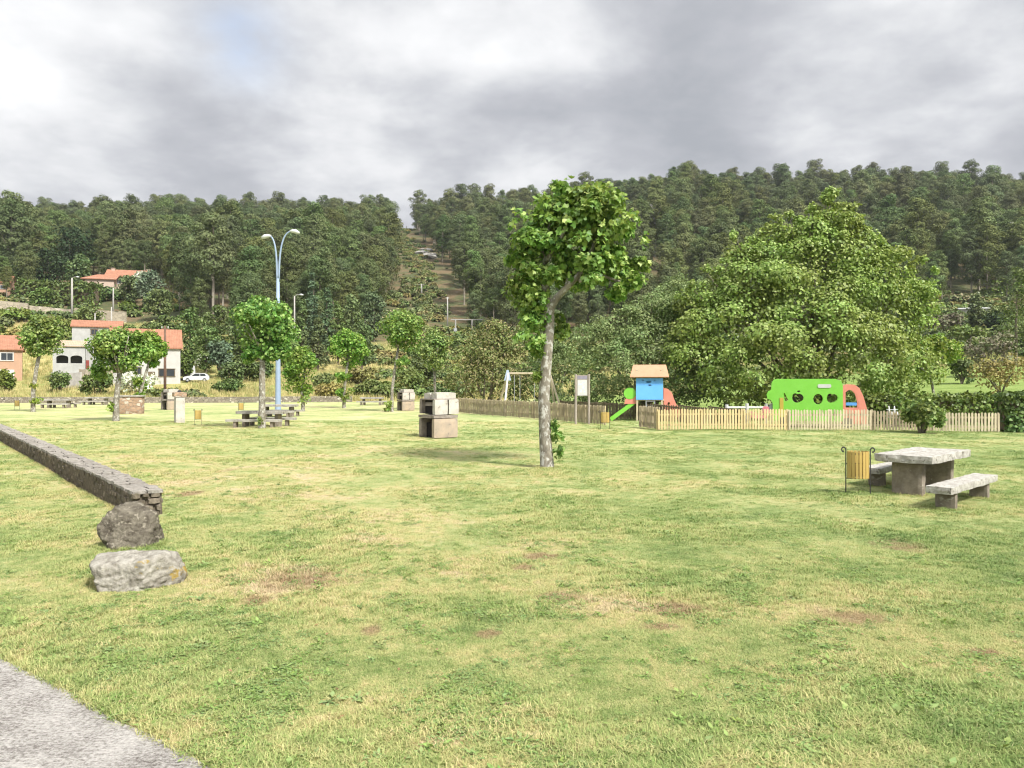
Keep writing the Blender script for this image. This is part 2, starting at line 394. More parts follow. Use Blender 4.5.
M['white'] = surf('white paint', (.78, .78, .76), (.7, .7, .68), 3, .5, .4)
M['dark_hole'] = surf('dark grey plastic', (.03, .035, .04), (.04, .04, .05), 3, .6, .3)
M['pink'] = surf('pink plastic', (.7, .2, .25), (.72, .25, .3), 3, .4, .5)
M['steel'] = surf('galvanised steel', (.45, .46, .48), (.38, .39, .4), 5, .45, .5, metal=.5)
M['wall_salmon'] = surf('salmon render', (.66, .42, .29), (.6, .38, .26), 1.2, .9, .2)
M['wall_peach'] = surf('pale peach render', (.46, .36, .29), (.40, .31, .25), 1.2, .9, .2)
M['wall_white'] = surf('white render', (.76, .75, .71), (.66, .65, .61), .8, .9, .2)
M['wall_grey'] = surf('grey white render', (.52, .52, .50), (.42, .42, .40), 1., .9, .2)
M['pane'] = surf('dark window glass', (.02, .025, .03), (.03, .035, .04), 1, .12, .6)
M['concrete'] = surf('grey concrete', (.42, .40, .37), (.32, .30, .28), 2, .9, .2)
M['pole_wood'] = surf('brown pole wood', (.15, .09, .065), (.11, .07, .05), 2, .9, .2)
M['pole_conc'] = surf('pale concrete pole', (.5, .48, .44), (.42, .4, .37), 2, .9, .2)
M['car_white'] = surf('white car paint', (.72, .73, .74), (.68, .69, .7), 2, .3, .5)
M['rubber'] = surf('black rubber', (.02, .02, .02), (.03, .03, .03), 4, .8, .2)

def tile_mat(name, a, b, c):
    m, nt = nodes_of(name); q = NT(nt)
    tc = q.n('ShaderNodeTexCoord').outputs['Object']
    w = q.n('ShaderNodeTexWave', wave_type='BANDS', bands_direction='X'); q.l(tc, w.inputs[0]); w.inputs['Scale'].default_value = 1.3
    w.inputs['Distortion'].default_value = .6
    f = q.rng(q.noise(tc, 1.3, 5, .7), .35, .65)
    col = q.mix(q.math('MULTIPLY', w.outputs['Fac'], .35), q.mix(f, a, b), c)
    q.out(q.principled(col, .85, .2, q.bump(w.outputs['Fac'], .5, .05))); return m
M['tiles'] = tile_mat('orange clay tiles', (.36, .17, .105), (.27, .13, .08), (.18, .09, .06))
M['tiles_faded'] = tile_mat('faded tan tiles', (.46, .36, .25), (.36, .27, .19), (.25, .18, .13))

def masonry(name, base, dark, mortar, scale=2.2, zs=1.7, pale=(.55, .5, .42)):
    m, nt = nodes_of(name); q = NT(nt)
    tc = q.n('ShaderNodeTexCoord').outputs['Object']
    mp = q.n('ShaderNodeMapping'); q.l(tc, mp.inputs[0]); mp.inputs['Scale'].default_value = (1, 1, zs)
    P = mp.outputs[0]
    v = q.n('ShaderNodeTexVoronoi', feature='F1'); q.l(P, v.inputs['Vector']); v.inputs['Scale'].default_value = scale
    e = q.n('ShaderNodeTexVoronoi', feature='DISTANCE_TO_EDGE'); q.l(P, e.inputs['Vector']); e.inputs['Scale'].default_value = scale
    s = q.n('ShaderNodeSeparateColor'); q.l(v.outputs['Color'], s.inputs[0])
    col = q.mix(s.outputs[0], base, dark)
    col = q.mix(q.rng(s.outputs[1], .82, .9), col, pale)
    col = q.mix(q.math('MULTIPLY', q.rng(q.noise(tc, scale*4, 5, .7), .35, .7), .5), col, dark)
    joint = q.rng(e.outputs['Distance'], .0, .06)
    col = q.mix(joint, mortar, col)
    hgt = q.math('ADD', joint, q.math('MULTIPLY', q.noise(tc, scale*9, 4, .7), .4))
    q.out(q.principled(col, .95, .1, q.bump(hgt, .9, .04))); return m
def rubble(name, cols, lich):
    m, nt = nodes_of(name); q = NT(nt); g = q.n('ShaderNodeNewGeometry'); tc = q.n('ShaderNodeTexCoord').outputs['Object']
    col = q.ramp(g.outputs['Random Per Island'], [(i/(len(cols)-1), c) for i, c in enumerate(cols)])
    a = q.noise(tc, 14., 5, .75); b = q.noise(tc, 5., 5, .7)
    col = q.mix(q.rng(a, .35, .65, 0., .6), col, tuple(c*.55 for c in cols[0]))
    col = q.mix(q.rng(b, .55, .66, 0., .75), col, lich)
    q.out(q.principled(col, .96, .08, q.bump(q.noise(tc, 40., 5, .75), 1., .02))); return m
M['masonry'] = rubble('dark rubble stones', [(.12, .10, .075), (.19, .16, .12), (.15, .125, .095), (.25, .21, .16), (.17, .15, .12)], (.09, .085, .05))
M['slate_top'] = rubble('weathered top stones', [(.24, .22, .19), (.31, .285, .25), (.27, .25, .22), (.35, .325, .285)], (.17, .155, .12))
M['masonry_dark'] = masonry('dark rubble masonry', (.26, .215, .16), (.13, .105, .08), (.06, .05, .042), 5.5, 1.5)
M['masonry_tan'] = masonry('tan rubble masonry', (.46, .40, .30), (.30, .26, .2), (.26, .23, .18), .9, 1.6)
M['masonry_low'] = masonry('grey low wall masonry', (.33, .29, .23), (.19, .165, .13), (.09, .08, .065), 2.6, 1.4)
M['brick'] = masonry('pale brick and stone', (.40, .28, .19), (.27, .18, .12), (.36, .31, .26), 3.5, 1.6, (.52, .46, .38))

# ------------------------------------------------------------------ ground
def ground_material():
    m, nt = nodes_of('mown lawn and rough hillside'); q = NT(nt)
    g = q.n('ShaderNodeNewGeometry'); pos = g.outputs['Position']
    lawn = lawn_colour(q, pos)
    s = q.n('ShaderNodeSeparateXYZ'); q.l(pos, s.inputs[0])
    mp = q.n('ShaderNodeMapping'); q.l(pos, mp.inputs[0]); mp.inputs['Scale'].default_value = (1, 1, 0); P = mp.outputs[0]
    n1 = q.noise(P, .035, 5, .65, .5); n2 = q.noise(P, .35, 5, .7)
    fld = q.ramp(q.math('ADD', q.math('MULTIPLY', n1, .6), q.math('MULTIPLY', n2, .4)),
                 [(.36, (.13, .17, .05)), (.46, (.22, .24, .08)), (.54, (.36, .31, .13)), (.64, (.44, .36, .17))])
    hill = q.ramp(q.math('ADD', q.math('MULTIPLY', q.noise(P, .05, 5, .7, .4), .65), q.math('MULTIPLY', q.noise(P, .5, 4, .7), .35)),
                  [(.38, (.06, .07, .033)), (.46, (.075, .085, .038)), (.53, (.13, .10, .055)), (.62, (.15, .105, .065))])
    green = q.mix(q.rng(n2, .35, .65), (.14, .2, .05), (.21, .27, .08))
    y = q.math('ADD', s.outputs[1], q.math('MULTIPLY', n2, 3.))
    right = q.rng(s.outputs[0], -2., 12.)
    col = q.mix(q.rng(y, 91., 93.), lawn, fld)
    col = q.mix(q.math('MULTIPLY', right, q.rng(y, 46., 49.)), col, green)
    col = q.mix(q.rng(q.math('ADD', s.outputs[1], q.math('MULTIPLY', n1, 60.)), 215., 235.), col, hill)
    fine = q.noise(P, 26., 4, .8); f2 = q.noise(P, 90., 3, .8)
    k = q.math('ADD', q.math('MULTIPLY', q.math('ADD', fine, f2), .55), .45)
    col = q.mix(1., col, q.n('ShaderNodeCombineColor').outputs[0], 'MULTIPLY') if False else col
    hs = q.n('ShaderNodeHueSaturation'); q.l(col, hs.inputs['Color']); q.l(k, hs.inputs['Value'])
    q.out(q.principled(hs.outputs[0], .95, .08, q.bump(q.math('ADD', fine, f2), .8, .03)))
    return m
def axis(lo, hi, segs):
    out = []
    for a, b, st in segs: out += list(np.arange(a, b, st))
    return np.array(sorted(set([lo] + [float(x) for x in out] + [hi])))
xs = axis(-3000, 3000, [(-3000, -700, 60), (-700, -100, 8), (-100, -30, 3), (-30, 30, .8), (30, 100, 3), (100, 700, 8), (700, 3000, 60)])
ys = axis(-1500, 4000, [(-1500, -40, 60), (-40, 0, 5), (0, 50, .8), (50, 130, 2), (130, 760, 6), (760, 1700, 25), (1700, 4000, 150)])
GX, GY = np.meshgrid(xs, ys)
GZ = Hgt(GX, GY)
nx, ny = len(xs), len(ys)
idx = np.arange(nx*ny).reshape(ny, nx)
quads = np.stack([idx[:-1, :-1], idx[:-1, 1:], idx[1:, 1:], idx[1:, :-1]], -1).reshape(-1, 4)
me = bpy.data.meshes.new('ground')
V = np.stack([GX, GY, GZ], -1).reshape(-1, 3)
me.vertices.add(len(V)); me.vertices.foreach_set('co', V.astype(np.float32).ravel())
me.loops.add(quads.size); me.loops.foreach_set('vertex_index', quads.astype(np.int32).ravel())
me.polygons.add(len(quads)); me.polygons.foreach_set('loop_start', np.arange(0, quads.size, 4).astype(np.int32))
me.polygons.foreach_set('use_smooth', np.ones(len(quads), bool))
me.materials.append(ground_material()); me.update(calc_edges=True)
ground = link(bpy.data.objects.new('ground', me)); tag(ground, 'mown lawn patched green and yellow, rising to a hillside', kind='structure')

# path in the near left corner
def path_material():
    m, nt = nodes_of('coarse pale concrete'); q = NT(nt)
    P = q.n('ShaderNodeNewGeometry').outputs['Position']
    a = q.noise(P, 38., 5, .75); b = q.noise(P, 2.2, 4, .6); c = q.noise(P, 110., 3, .8)
    mp = q.n('ShaderNodeMapping'); q.l(P, mp.inputs[0]); mp.inputs['Scale'].default_value = (14, 60, 1); mp.inputs['Rotation'].default_value = (0, 0, .3)
    d = q.noise(mp.outputs[0], 1., 3, .7)
    v = q.math('ADD', q.math('ADD', q.math('MULTIPLY', a, .4), q.math('MULTIPLY', b, .2)), q.math('ADD', q.math('MULTIPLY', c, .2), q.math('MULTIPLY', d, .2)))
    col = q.ramp(v, [(.40, (.12, .10, .088)), (.46, (.28, .26, .235)), (.52, (.47, .445, .41)), (.59, (.62, .59, .55))])
    q.out(q.principled(col, .95, .1, q.bump(q.math('ADD', a, c), 1., .02))); return m
e0 = Vector((-4.13, 6.20)); e1 = Vector((-1.70, 4.41)); dr = (e1 - e0).normalized(); nr = Vector((dr.y, -dr.x))
if nr.x > 0: nr = -nr
mb = MB(); L_ = []; rnd = random.Random(5)
npt = 260
for i in range(npt + 1):
    t = -30 + 42 * i / npt
    j = noise.noise(Vector((t*1.3, 2.2, 0))) * .05 + noise.noise(Vector((t*6, 4.2, 0))) * .03
    j2 = noise.noise(Vector((t*1.3, 9.2, 0))) * .06
    a = e0 + dr * t - nr * j; b = e0 + dr * t + nr * (2.6 + j2)
    L_.append((a, b))
vs = []
for a, b in L_:
    for k in range(8):
        p = a.lerp(b, k / 7); vs.append((p.x, p.y, H(p.x, p.y) + .012))
fs = [(i*8+k, i*8+k+1, (i+1)*8+k+1, (i+1)*8+k) for i in range(npt) for k in range(7)]
mb.add(vs, fs); path = mb.build('path', path_material(), None, True); tag(path, 'coarse pale concrete path across the near left corner', kind='structure')
def on_path(x, y, m=0.):
    d = (Vector((x, y)) - e0).dot(nr); return -m < d < 2.6 + m

# ------------------------------------------------------------------ geometry node scatter
def scatter(name, pts, rotz, scl, idx, templates, label, tilt=None):
    c = bpy.data.collections.new(name + ' templates')
    for i, t in enumerate(templates):
        t.name = '%s_%02d' % (name, i); c.objects.link(t)
    me = bpy.data.meshes.new(name); me.vertices.add(len(pts)); me.vertices.foreach_set('co', np.asarray(pts, np.float32).ravel())
    for an, ty, arr in (('rz', 'FLOAT', rotz), ('sc', 'FLOAT', scl), ('ix', 'INT', idx)):
        a = me.attributes.new(an, ty, 'POINT'); a.data.foreach_set('value', np.asarray(arr, np.int32 if ty == 'INT' else np.float32))
    me.update(); o = link(bpy.data.objects.new(name, me)); tag(o, label, kind='stuff')
    ng = bpy.data.node_groups.new(name, 'GeometryNodeTree')
    ng.interface.new_socket('Geometry', in_out='INPUT', socket_type='NodeSocketGeometry')
    ng.interface.new_socket('Geometry', in_out='OUTPUT', socket_type='NodeSocketGeometry')
    N = ng.nodes; K = ng.links
    gi = N.new('NodeGroupInput'); go = N.new('NodeGroupOutput')
    ip = N.new('GeometryNodeInstanceOnPoints'); ci = N.new('GeometryNodeCollectionInfo')
    ci.inputs['Collection'].default_value = c; ci.inputs['Separate Children'].default_value = True; ci.inputs['Reset Children'].default_value = True
    m2p = N.new('GeometryNodeMeshToPoints')
    K.new(gi.outputs[0], m2p.inputs[0]); K.new(m2p.outputs[0], ip.inputs['Points']); K.new(ci.outputs[0], ip.inputs['Instance'])
    ip.inputs['Pick Instance'].default_value = True
    def att(n, t):
        a = N.new('GeometryNodeInputNamedAttribute'); a.data_type = t; a.inputs['Name'].default_value = n
        return a.outputs['Attribute']
    cx = N.new('ShaderNodeCombineXYZ'); K.new(att('rz', 'FLOAT'), cx.inputs[2]); K.new(cx.outputs[0], ip.inputs['Rotation'])
    K.new(att('sc', 'FLOAT'), ip.inputs['Scale']); K.new(att('ix', 'INT'), ip.inputs['Instance Index'])
    K.new(ip.outputs[0], go.inputs[0])
    md = o.modifiers.new('scatter', 'NODES'); md.node_group = ng
    return o

# ---- lawn grass
def grass_material():
    m, nt = nodes_of('lawn blades'); q = NT(nt)
    g = q.n('ShaderNodeNewGeometry'); oi = q.n('ShaderNodeObjectInfo')
    col = lawn_colour(q, g.outputs['Position'])
    r = q.math('ADD', q.math('MULTIPLY', g.outputs['Random Per Island'], .6), q.math('MULTIPLY', oi.outputs['Random'], .4))
    tint = q.ramp(r, [(.1, (.62, .85, .5)), (.4, (.95, 1., .85)), (.6, (1.15, 1.12, 1.)), (.85, (1.45, 1.3, 1.3))])
    c = q.mix(1., col, tint, 'MULTIPLY')
    straw = q.rng(r, .82, .86)
    c = q.mix(q.math('MULTIPLY', straw, .45), c, (.52, .45, .26))
    p = q.n('ShaderNodeBsdfPrincipled'); q.l(c, p.inputs['Base Color']); p.inputs['Roughness'].default_value = .6; p.inputs['Specular IOR Level'].default_value = .25
    t = q.n('ShaderNodeBsdfTranslucent'); q.l(c, t.inputs[0])
    mx = q.n('ShaderNodeMixShader'); mx.inputs[0].default_value = .25; q.l(p.outputs[0], mx.inputs[1]); q.l(t.outputs[0], mx.inputs[2])
    q.out(mx.outputs[0]); return m
def blade_tuft(seed, n, rad, h0, h1, w, lean, mat, name='grass'):
    rg = np.random.default_rng(seed); vs = []; fs = []
    for i in range(n):
        a = rg.random()*2*PI; r = rad * math.sqrt(rg.random()); x, y = r*math.cos(a), r*math.sin(a)
        h = h0 + (h1-h0)*rg.random(); az = rg.random()*2*PI; ln = lean * (.3 + .9*rg.random())
        dx, dy = math.cos(az), math.sin(az); wx, wy = -dy*w/2, dx*w/2
        p0 = np.array([x, y, -.005]); p1 = p0 + np.array([dx*ln*h*.35, dy*ln*h*.35, h*.62]); p2 = p0 + np.array([dx*ln*h, dy*ln*h, h*(1 - .35*min(1, ln*.6))])
        b = len(vs)
        vs += [tuple(p0 - (wx, wy, 0)), tuple(p0 + (wx, wy, 0)), tuple(p1 + (wx*.8, wy*.8, 0)), tuple(p1 - (wx*.8, wy*.8, 0)), tuple(p2)]
        fs += [(b, b+1, b+2, b+3), (b+3, b+2, b+4)]
    me = bpy.data.meshes.new(name); me.from_pydata(vs, [], fs); me.materials.append(mat); me.update()
    return bpy.data.objects.new(name, me)
gm = grass_material()
rng = np.random.default_rng(11)
tpl = [blade_tuft(s, 20, .07, .012, .032, .0042, 1.5, gm) for s in range(4)] + [blade_tuft(9, 26, .05, .025, .058, .0045, 1.0, gm), blade_tuft(10, 14, .08, .010, .022, .007, 1.7, gm)]
def flat_leaves(seed, n, rad, size, mat, lift, up=1.):
    rg = np.random.default_rng(seed); C = np.stack([rg.normal(size=n)*rad*.5, rg.normal(size=n)*rad*.5, lift*(.4 + .8*rg.random(n))], 1)
    N = unit(np.array([0, 0, up]) + rg.normal(size=(n, 3))*.35); T0 = rg.normal(size=(n, 3)); T = unit(T0 - N*(T0*N).sum(1, keepdims=True))
    return leaf_obj('weed', C, N, T, size*(.6 + .7*rg.random(n)), LEAF_OVAL, mat)
weed_m = leaf_mat('lawn weeds', [(.13, .22, .065), (.18, .28, .08), (.24, .33, .11)], .2, .6, .3); dead_m = leaf_mat('fallen leaves', [(.22, .15, .08), (.30, .21, .11), (.16, .10, .06)], .1, .7, .2)
tpl += [flat_leaves(1, 34, .09, .026, weed_m, .022), flat_leaves(2, 20, .05, .05, weed_m, .02), flat_leaves(3, 1, .02, .06, dead_m, .022)]
NG = 190000
Yg = np.exp(rng.random(NG*2)**1.15 * math.log(46/3.6)) * 3.6           # 1/Y density per unit Y -> about 1/Y^2 per area
Xg = (rng.random(NG*2) * 2 - 1) * (Yg * .70 + .6)
WALL0 = Vector((-6.02, 12.72)); WALL1 = Vector((-27.5, 39.8))
def wall_dist(x, y):
    d = (WALL1 - WALL0); t = ((x-WALL0.x)*d.x + (y-WALL0.y)*d.y) / d.length_squared
    t = np.clip(t, 0, 1); return np.hypot(x - WALL0.x - t*d.x, y - WALL0.y - t*d.y)
keep = ~((((Xg - e0.x)*nr.x + (Yg - e0.y)*nr.y) > .0) & (((Xg - e0.x)*nr.x + (Yg - e0.y)*nr.y) < 2.55)) & (wall_dist(Xg, Yg) > .3)
Xg, Yg = Xg[keep][:NG], Yg[keep][:NG]
nn = len(Xg)
clumpy = np.array([noise.noise(Vector((x*.55, y*.55, 3.))) for x, y in zip(Xg, Yg)])
ix = rng.integers(0, 4, nn); r_ = rng.random(nn)
ix[(r_ < .22 * np.clip(clumpy*2.5 + .35, 0, 1))] = 4; ix[r_ > .88] = 5
clov = np.array([noise.noise(Vector((x*1.4 + 9, y*1.4, 7.))) for x, y in zip(Xg, Yg)])
q_ = rng.random(nn); ix[q_ < np.clip((clov + .1)*.22, .004, .10)] = 6; ix[q_ > .997] = 7; ix[(q_ > .9905) & (q_ < .994) & (Yg < 14)] = 8
sc = (.75 + .55*rng.random(nn)) * (1 + .5*np.clip(clumpy, -.5, .6)) * (1 + np.clip((Yg - 14)/30, 0, 1)*.6)
scatter('lawn_grass', np.stack([Xg, Yg, Hgt(Xg, Yg)], 1), rng.random(nn)*2*PI, sc, ix, tpl, 'short mown grass blades, part green and part dried yellow')

# ------------------------------------------------------------------ sky and light
def sky():
    w = bpy.data.worlds.new('World'); scene.world = w; w.use_nodes = True
    nt = w.node_tree; nt.nodes.clear(); q = NT(nt)
    bg = q.n('ShaderNodeBackground'); o = q.n('ShaderNodeOutputWorld'); q.l(bg.outputs[0], o.inputs[0])
    st = q.n('ShaderNodeTexSky', sky_type='NISHITA', sun_disc=False); st.sun_elevation = SUN_EL; st.sun_rotation = SUN_AZ
    g = q.n('ShaderNodeTexCoord').outputs['Generated']
    nv = q.n('ShaderNodeVectorMath', operation='NORMALIZE'); q.l(g, nv.inputs[0]); D = nv.outputs[0]
    s = q.n('ShaderNodeSeparateXYZ'); q.l(D, s.inputs[0])
    z = q.math('ADD', q.math('MAXIMUM', s.outputs[2], 0.), .26)
    c = q.n('ShaderNodeCombineXYZ'); q.l(q.math('DIVIDE', s.outputs[0], z), c.inputs[0]); q.l(q.math('DIVIDE', s.outputs[1], z), c.inputs[1]); c.inputs[2].default_value = 4.3
    P = c.outputs[0]
    n1 = q.noise(P, 1.2, 5, .5, .15); n2 = q.noise(P, 2.7, 8, .56, .1)
    v = q.math('ADD', q.math('ADD', q.math('MULTIPLY', n1, .52), q.math('MULTIPLY', n2, .42)), .052)
    def lobe(px, py, k, w):
        d = Vector(((px-512)/F, 1, (HY-py)/F)).normalized()
        dp = q.n('ShaderNodeVectorMath', operation='DOT_PRODUCT'); q.l(D, dp.inputs[0]); dp.inputs[1].default_value = d
        e = q.math('POWER', 2.71828, q.math('MULTIPLY', q.math('SUBTRACT', dp.outputs['Value'], 1.), k))
        return q.math('MULTIPLY', e, w)
    for a in LOBES: v = q.math('ADD', v, lobe(*a))
    cloud = q.ramp(v, SKYRAMP)
    sc_ = q.n('ShaderNodeVectorMath', operation='SCALE'); q.l(cloud, sc_.inputs[0]); sc_.inputs['Scale'].default_value = CLOUD_GAIN
    up = q.math('ADD', q.rng(s.outputs[2], .47, .85, 1., 2.2), q.math('MULTIPLY', q.rng(s.outputs[1], .1, -.5), .6))  # sky brightened overhead, behind the camera and round the sun as added fill light
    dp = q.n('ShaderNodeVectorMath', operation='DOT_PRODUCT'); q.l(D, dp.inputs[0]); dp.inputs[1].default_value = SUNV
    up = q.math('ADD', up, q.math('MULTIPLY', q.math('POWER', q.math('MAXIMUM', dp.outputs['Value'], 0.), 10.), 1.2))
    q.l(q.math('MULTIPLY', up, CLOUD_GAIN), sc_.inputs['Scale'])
    cover = q.math('SUBTRACT', 1., q.math('MULTIPLY', lobe(240, 38, 1000., .62), q.rng(n2, .36, .62)), True)
    col = q.mix(cover, st.outputs[0], sc_.outputs[0])
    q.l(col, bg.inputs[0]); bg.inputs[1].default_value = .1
LOBES = [(700, 120, 50., -.02), (820, 120, 120., -.03), (400, 95, 200., -.06), (520, 100, 200., -.05), (880, 95, 250., .02), (470, 42, 160., .10), (20, 85, 60., .035), (960, 100, 90., .08), (560, 155, 140., .11), (350, 150, 60., .05), (90, 130, 60., .045),
         (170, 40, 40., -.06), (240, 45, 160., -.05), (640, 100, 45., -.035), (380, 190, 120., -.015), (900, 30, 60., -.01), (250, 190, 90., 0.), (60, 20, 60., -.02)]
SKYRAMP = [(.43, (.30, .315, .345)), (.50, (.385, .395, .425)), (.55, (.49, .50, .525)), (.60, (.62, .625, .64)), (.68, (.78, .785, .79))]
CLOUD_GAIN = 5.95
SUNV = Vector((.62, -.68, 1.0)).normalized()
SUN_EL = math.asin(SUNV.z); SUN_AZ = math.atan2(SUNV.x, SUNV.y)
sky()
sl = bpy.data.lights.new('sun', 'SUN'); sl.energy = 3.1; sl.angle = R(9); sl.color = (1., .96, .89)
so = link(bpy.data.objects.new('sun', sl)); so.rotation_euler = SUNV.to_track_quat('Z', 'Y').to_euler(); so.location = (10, -20, 40)

# ------------------------------------------------------------------ stone wall, boulders
wl = (WALL1 - WALL0); wdir = wl.normalized(); Lw = wl.length; wrz = math.atan2(wdir.y, wdir.x)
root = thing('stone_wall', (WALL0.x, WALL0.y, 0), wrz, 'long low dark rubble wall with flat stone top running to the left edge', 'wall')
mb = MB()
mb.block((Lw/2 + .0, 0, .18), (Lw, .455, .44), 3, .02, .14, rnd=.1, fs_=3.)
rr = random.Random(4)
def course(x0, x1, y, z, h, side):
    x = x0
    while x < x1:
        w = rr.uniform(.10, .34); hh = h*rr.uniform(.8, 1.15)
        mb.block((x + w/2, side*(y + rr.uniform(-.025, .015)), z + rr.uniform(-.015, .015)), (w*.97, .13, hh), rr.random()*99, .022, .075, rnd=1.3, fs_=4.)
        x += w
for side in (-1, 1):
    zz = .04
    for k in range(4): course(0, Lw, .195, zz, .115, side); zz += .105
for k in range(4):
    y = -.2
    while y < .2:
        w = rr.uniform(.1, .24); mb.block((-.01 + rr.uniform(-.02, .02), y + w/2, .05 + k*.105), (.14, w*.96, .11*rr.uniform(.85, 1.1)), rr.random()*99, .02, .07, rnd=1.2, fs_=4.); y += w
mb.build('masonry', M['masonry'], root)
mb = MB(); x = -.05
while x < Lw:
    w = rr.uniform(.14, .42); y = -.245
    while y < .2:
        d_ = min(rr.uniform(.16, .36), .245 - y)
        if .245 - y - d_ < .08: d_ = .245 - y
        mb.block((x + w/2, y + d_/2, .425 + rr.uniform(-.012, .012)), (w*1.0, d_*1.0, .07), rr.random()*99, .02, .06, rnd=1.0, fs_=5.)
        y += d_
    x += w
mb.build('coping', M['slate_top'], root)

def boulder(name, loc, size, seed, mat, label, rz=0., planes=15, flat_top=None):
    import bmesh
    rnd = random.Random(seed); bm = bmesh.new(); bmesh.ops.create_icosphere(bm, subdivisions=6, radius=1)
    pl = []
    for _ in range(planes):
        n = Vector((rnd.gauss(0, 1), rnd.gauss(0, 1), rnd.gauss(0, .8))).normalized(); pl.append((n, rnd.uniform(.70, .95)))
    if flat_top: pl.append((Vector(flat_top[0]).normalized(), flat_top[1]))
    for v in bm.verts:
        p = v.co.normalized(); r = 0.
        for n, h in pl:
            c = n.dot(p)
            if c > .05: r += (c/h)**26
        r = min(1.1, r**(-1/26)) if r > 0 else 1.12
        r *= 1 + .05*noise.noise(p*2.3 + Vector((seed, 1, 0))) + .035*noise.noise(p*6. + Vector((seed, 9, 0))) + .03*noise.noise(p*12. + Vector((2, seed, 0))) + .018*noise.noise(p*25.) + .012*noise.noise(p*50.)
        cr = noise.voronoi(p*2.6 + Vector((seed, 3, 1)))[0]
        r -= .03*max(0., 1 - (cr[1]-cr[0])*9)
        v.co = Vector((p.x*size[0]*r, p.y*size[1]*r, p.z*size[2]*r))
    vs = [v.co.copy() for v in bm.verts]; fs = [tuple(v.index for v in f.verts) for f in bm.faces]; bm.free()
    mb = MB(); mb.add(vs, fs); o = mb.build(name, mat, None, True, loc, rz); tag(o, label, 'boulder'); return o
Y = 10.5; boulder('boulder', (at(130, Y), Y, .13), (.43, .42, .43), 23, M['rock_dark'], 'rounded dark brown boulder with lichen at the end of the low wall', .2, planes=12)
Y = 8.5; boulder('boulder', (at(135, Y), Y, .03), (.47, .50, .42), 18, M['rock_pale'], 'flat pale grey boulder with yellow lichen lying in the grass', .3, planes=10, flat_top=((-.12, -.12, 1), .74))

# ------------------------------------------------------------------ stone picnic tables and benches
def make_table(label, group, far=False):
    t = thing('stone_table', (0, 0, 0), 0, label, 'table', group)
    sg = .065 if not far else .3; am = .016
    mb = MB(); mb.block((0, 0, .745), (2.35, 1.08, .155), 5, am, sg, rnd=.35, fs_=3.5); mb.build('table_top', M['stone'] if not far else M['stone_far'], t)
    for s in (-1, 1):
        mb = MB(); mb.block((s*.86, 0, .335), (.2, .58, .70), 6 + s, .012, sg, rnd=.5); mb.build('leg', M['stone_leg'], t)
    return t
def make_bench(label, group, far=False):
    t = thing('stone_bench', (0, 0, 0), 0, label, 'bench', group)
    sg = .06 if not far else .3
    mb = MB(); mb.block((0, 0, .37), (2.8, .42, .13), 15, .013, sg, rnd=.35, fs_=3.5); mb.build('seat', M['stone'] if not far else M['stone_far'], t)
    for s in (-1, 1):
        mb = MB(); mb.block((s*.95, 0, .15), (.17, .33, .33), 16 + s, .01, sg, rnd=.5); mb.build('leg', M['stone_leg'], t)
    return t
GT, GB = 'stone picnic tables on the lawn', 'stone benches beside the picnic tables'
rz0 = math.atan2(.69, .72)
tx, ty = 8.42, 15.75; BX, BY = 8.33, 14.2
px_, py_ = math.sin(rz0), -math.cos(rz0)         # towards the near right side
t0 = make_table('pale granite picnic table beside the yellow slatted bin at the right', GT); t0.location = (tx, ty, 0); t0.rotation_euler.z = rz0
b0 = make_bench('pale granite bench in front of the large right-hand picnic table', GB); b0.location = (BX, BY, 0); b0.rotation_euler.z = rz0
dup(b0, (tx - px_*.98 + .8, ty - py_*.98 + .76, 0), rz0, 'granite bench on the far side of the large right-hand picnic table, mostly hidden', GB)
tf = make_table('x', GT, True); bf = make_bench('x', GB, True)
FAR = [(262, 39.6, -.08, 'granite picnic table behind the thin tree trunk left of the lamp post', 'granite bench on the near side of the table beside the lamp post', 'granite bench on the far side of the table beside the lamp post'),
       (279, 52., -.05, 'granite picnic table just behind the blue lamp post', 'granite bench on the near side of the table behind the lamp post', 'granite bench on the far side of the table behind the lamp post'),
       (59, 71., .05, 'granite picnic table right of the leftmost round tree', 'granite bench on the near side of the table right of the leftmost tree', 'granite bench on the far side of the table right of the leftmost tree'),
       (98, 82., .02, 'small far granite picnic table left of the low brick block', 'granite bench on the near side of the table left of the brick block', 'granite bench on the far side of the table left of the brick block'),
       (372, 80., .0, 'small far granite picnic table by the back shrubs left of the far barbecue', 'granite bench on the near side of the table left of the far barbecue', 'granite bench on the far side of the table left of the far barbecue')]
for i, (px, Y, rz, l1, l2, l3) in enumerate(FAR):
    X = at(px, Y); ax, ay = math.sin(rz), -math.cos(rz)
    if i == 0:
        t, b = tf, bf; t['label'] = l1; b['label'] = l2
        t.location = (X, Y, 0); t.rotation_euler.z = rz; b.location = (X + ax*1., Y + ay*1., 0); b.rotation_euler.z = rz
    else:
        dup(tf, (X, Y, 0), rz, l1, GT); dup(bf, (X + ax, Y + ay, 0), rz, l2, GB)
    dup(bf, (X - ax, Y - ay, 0), rz, l3, GB)

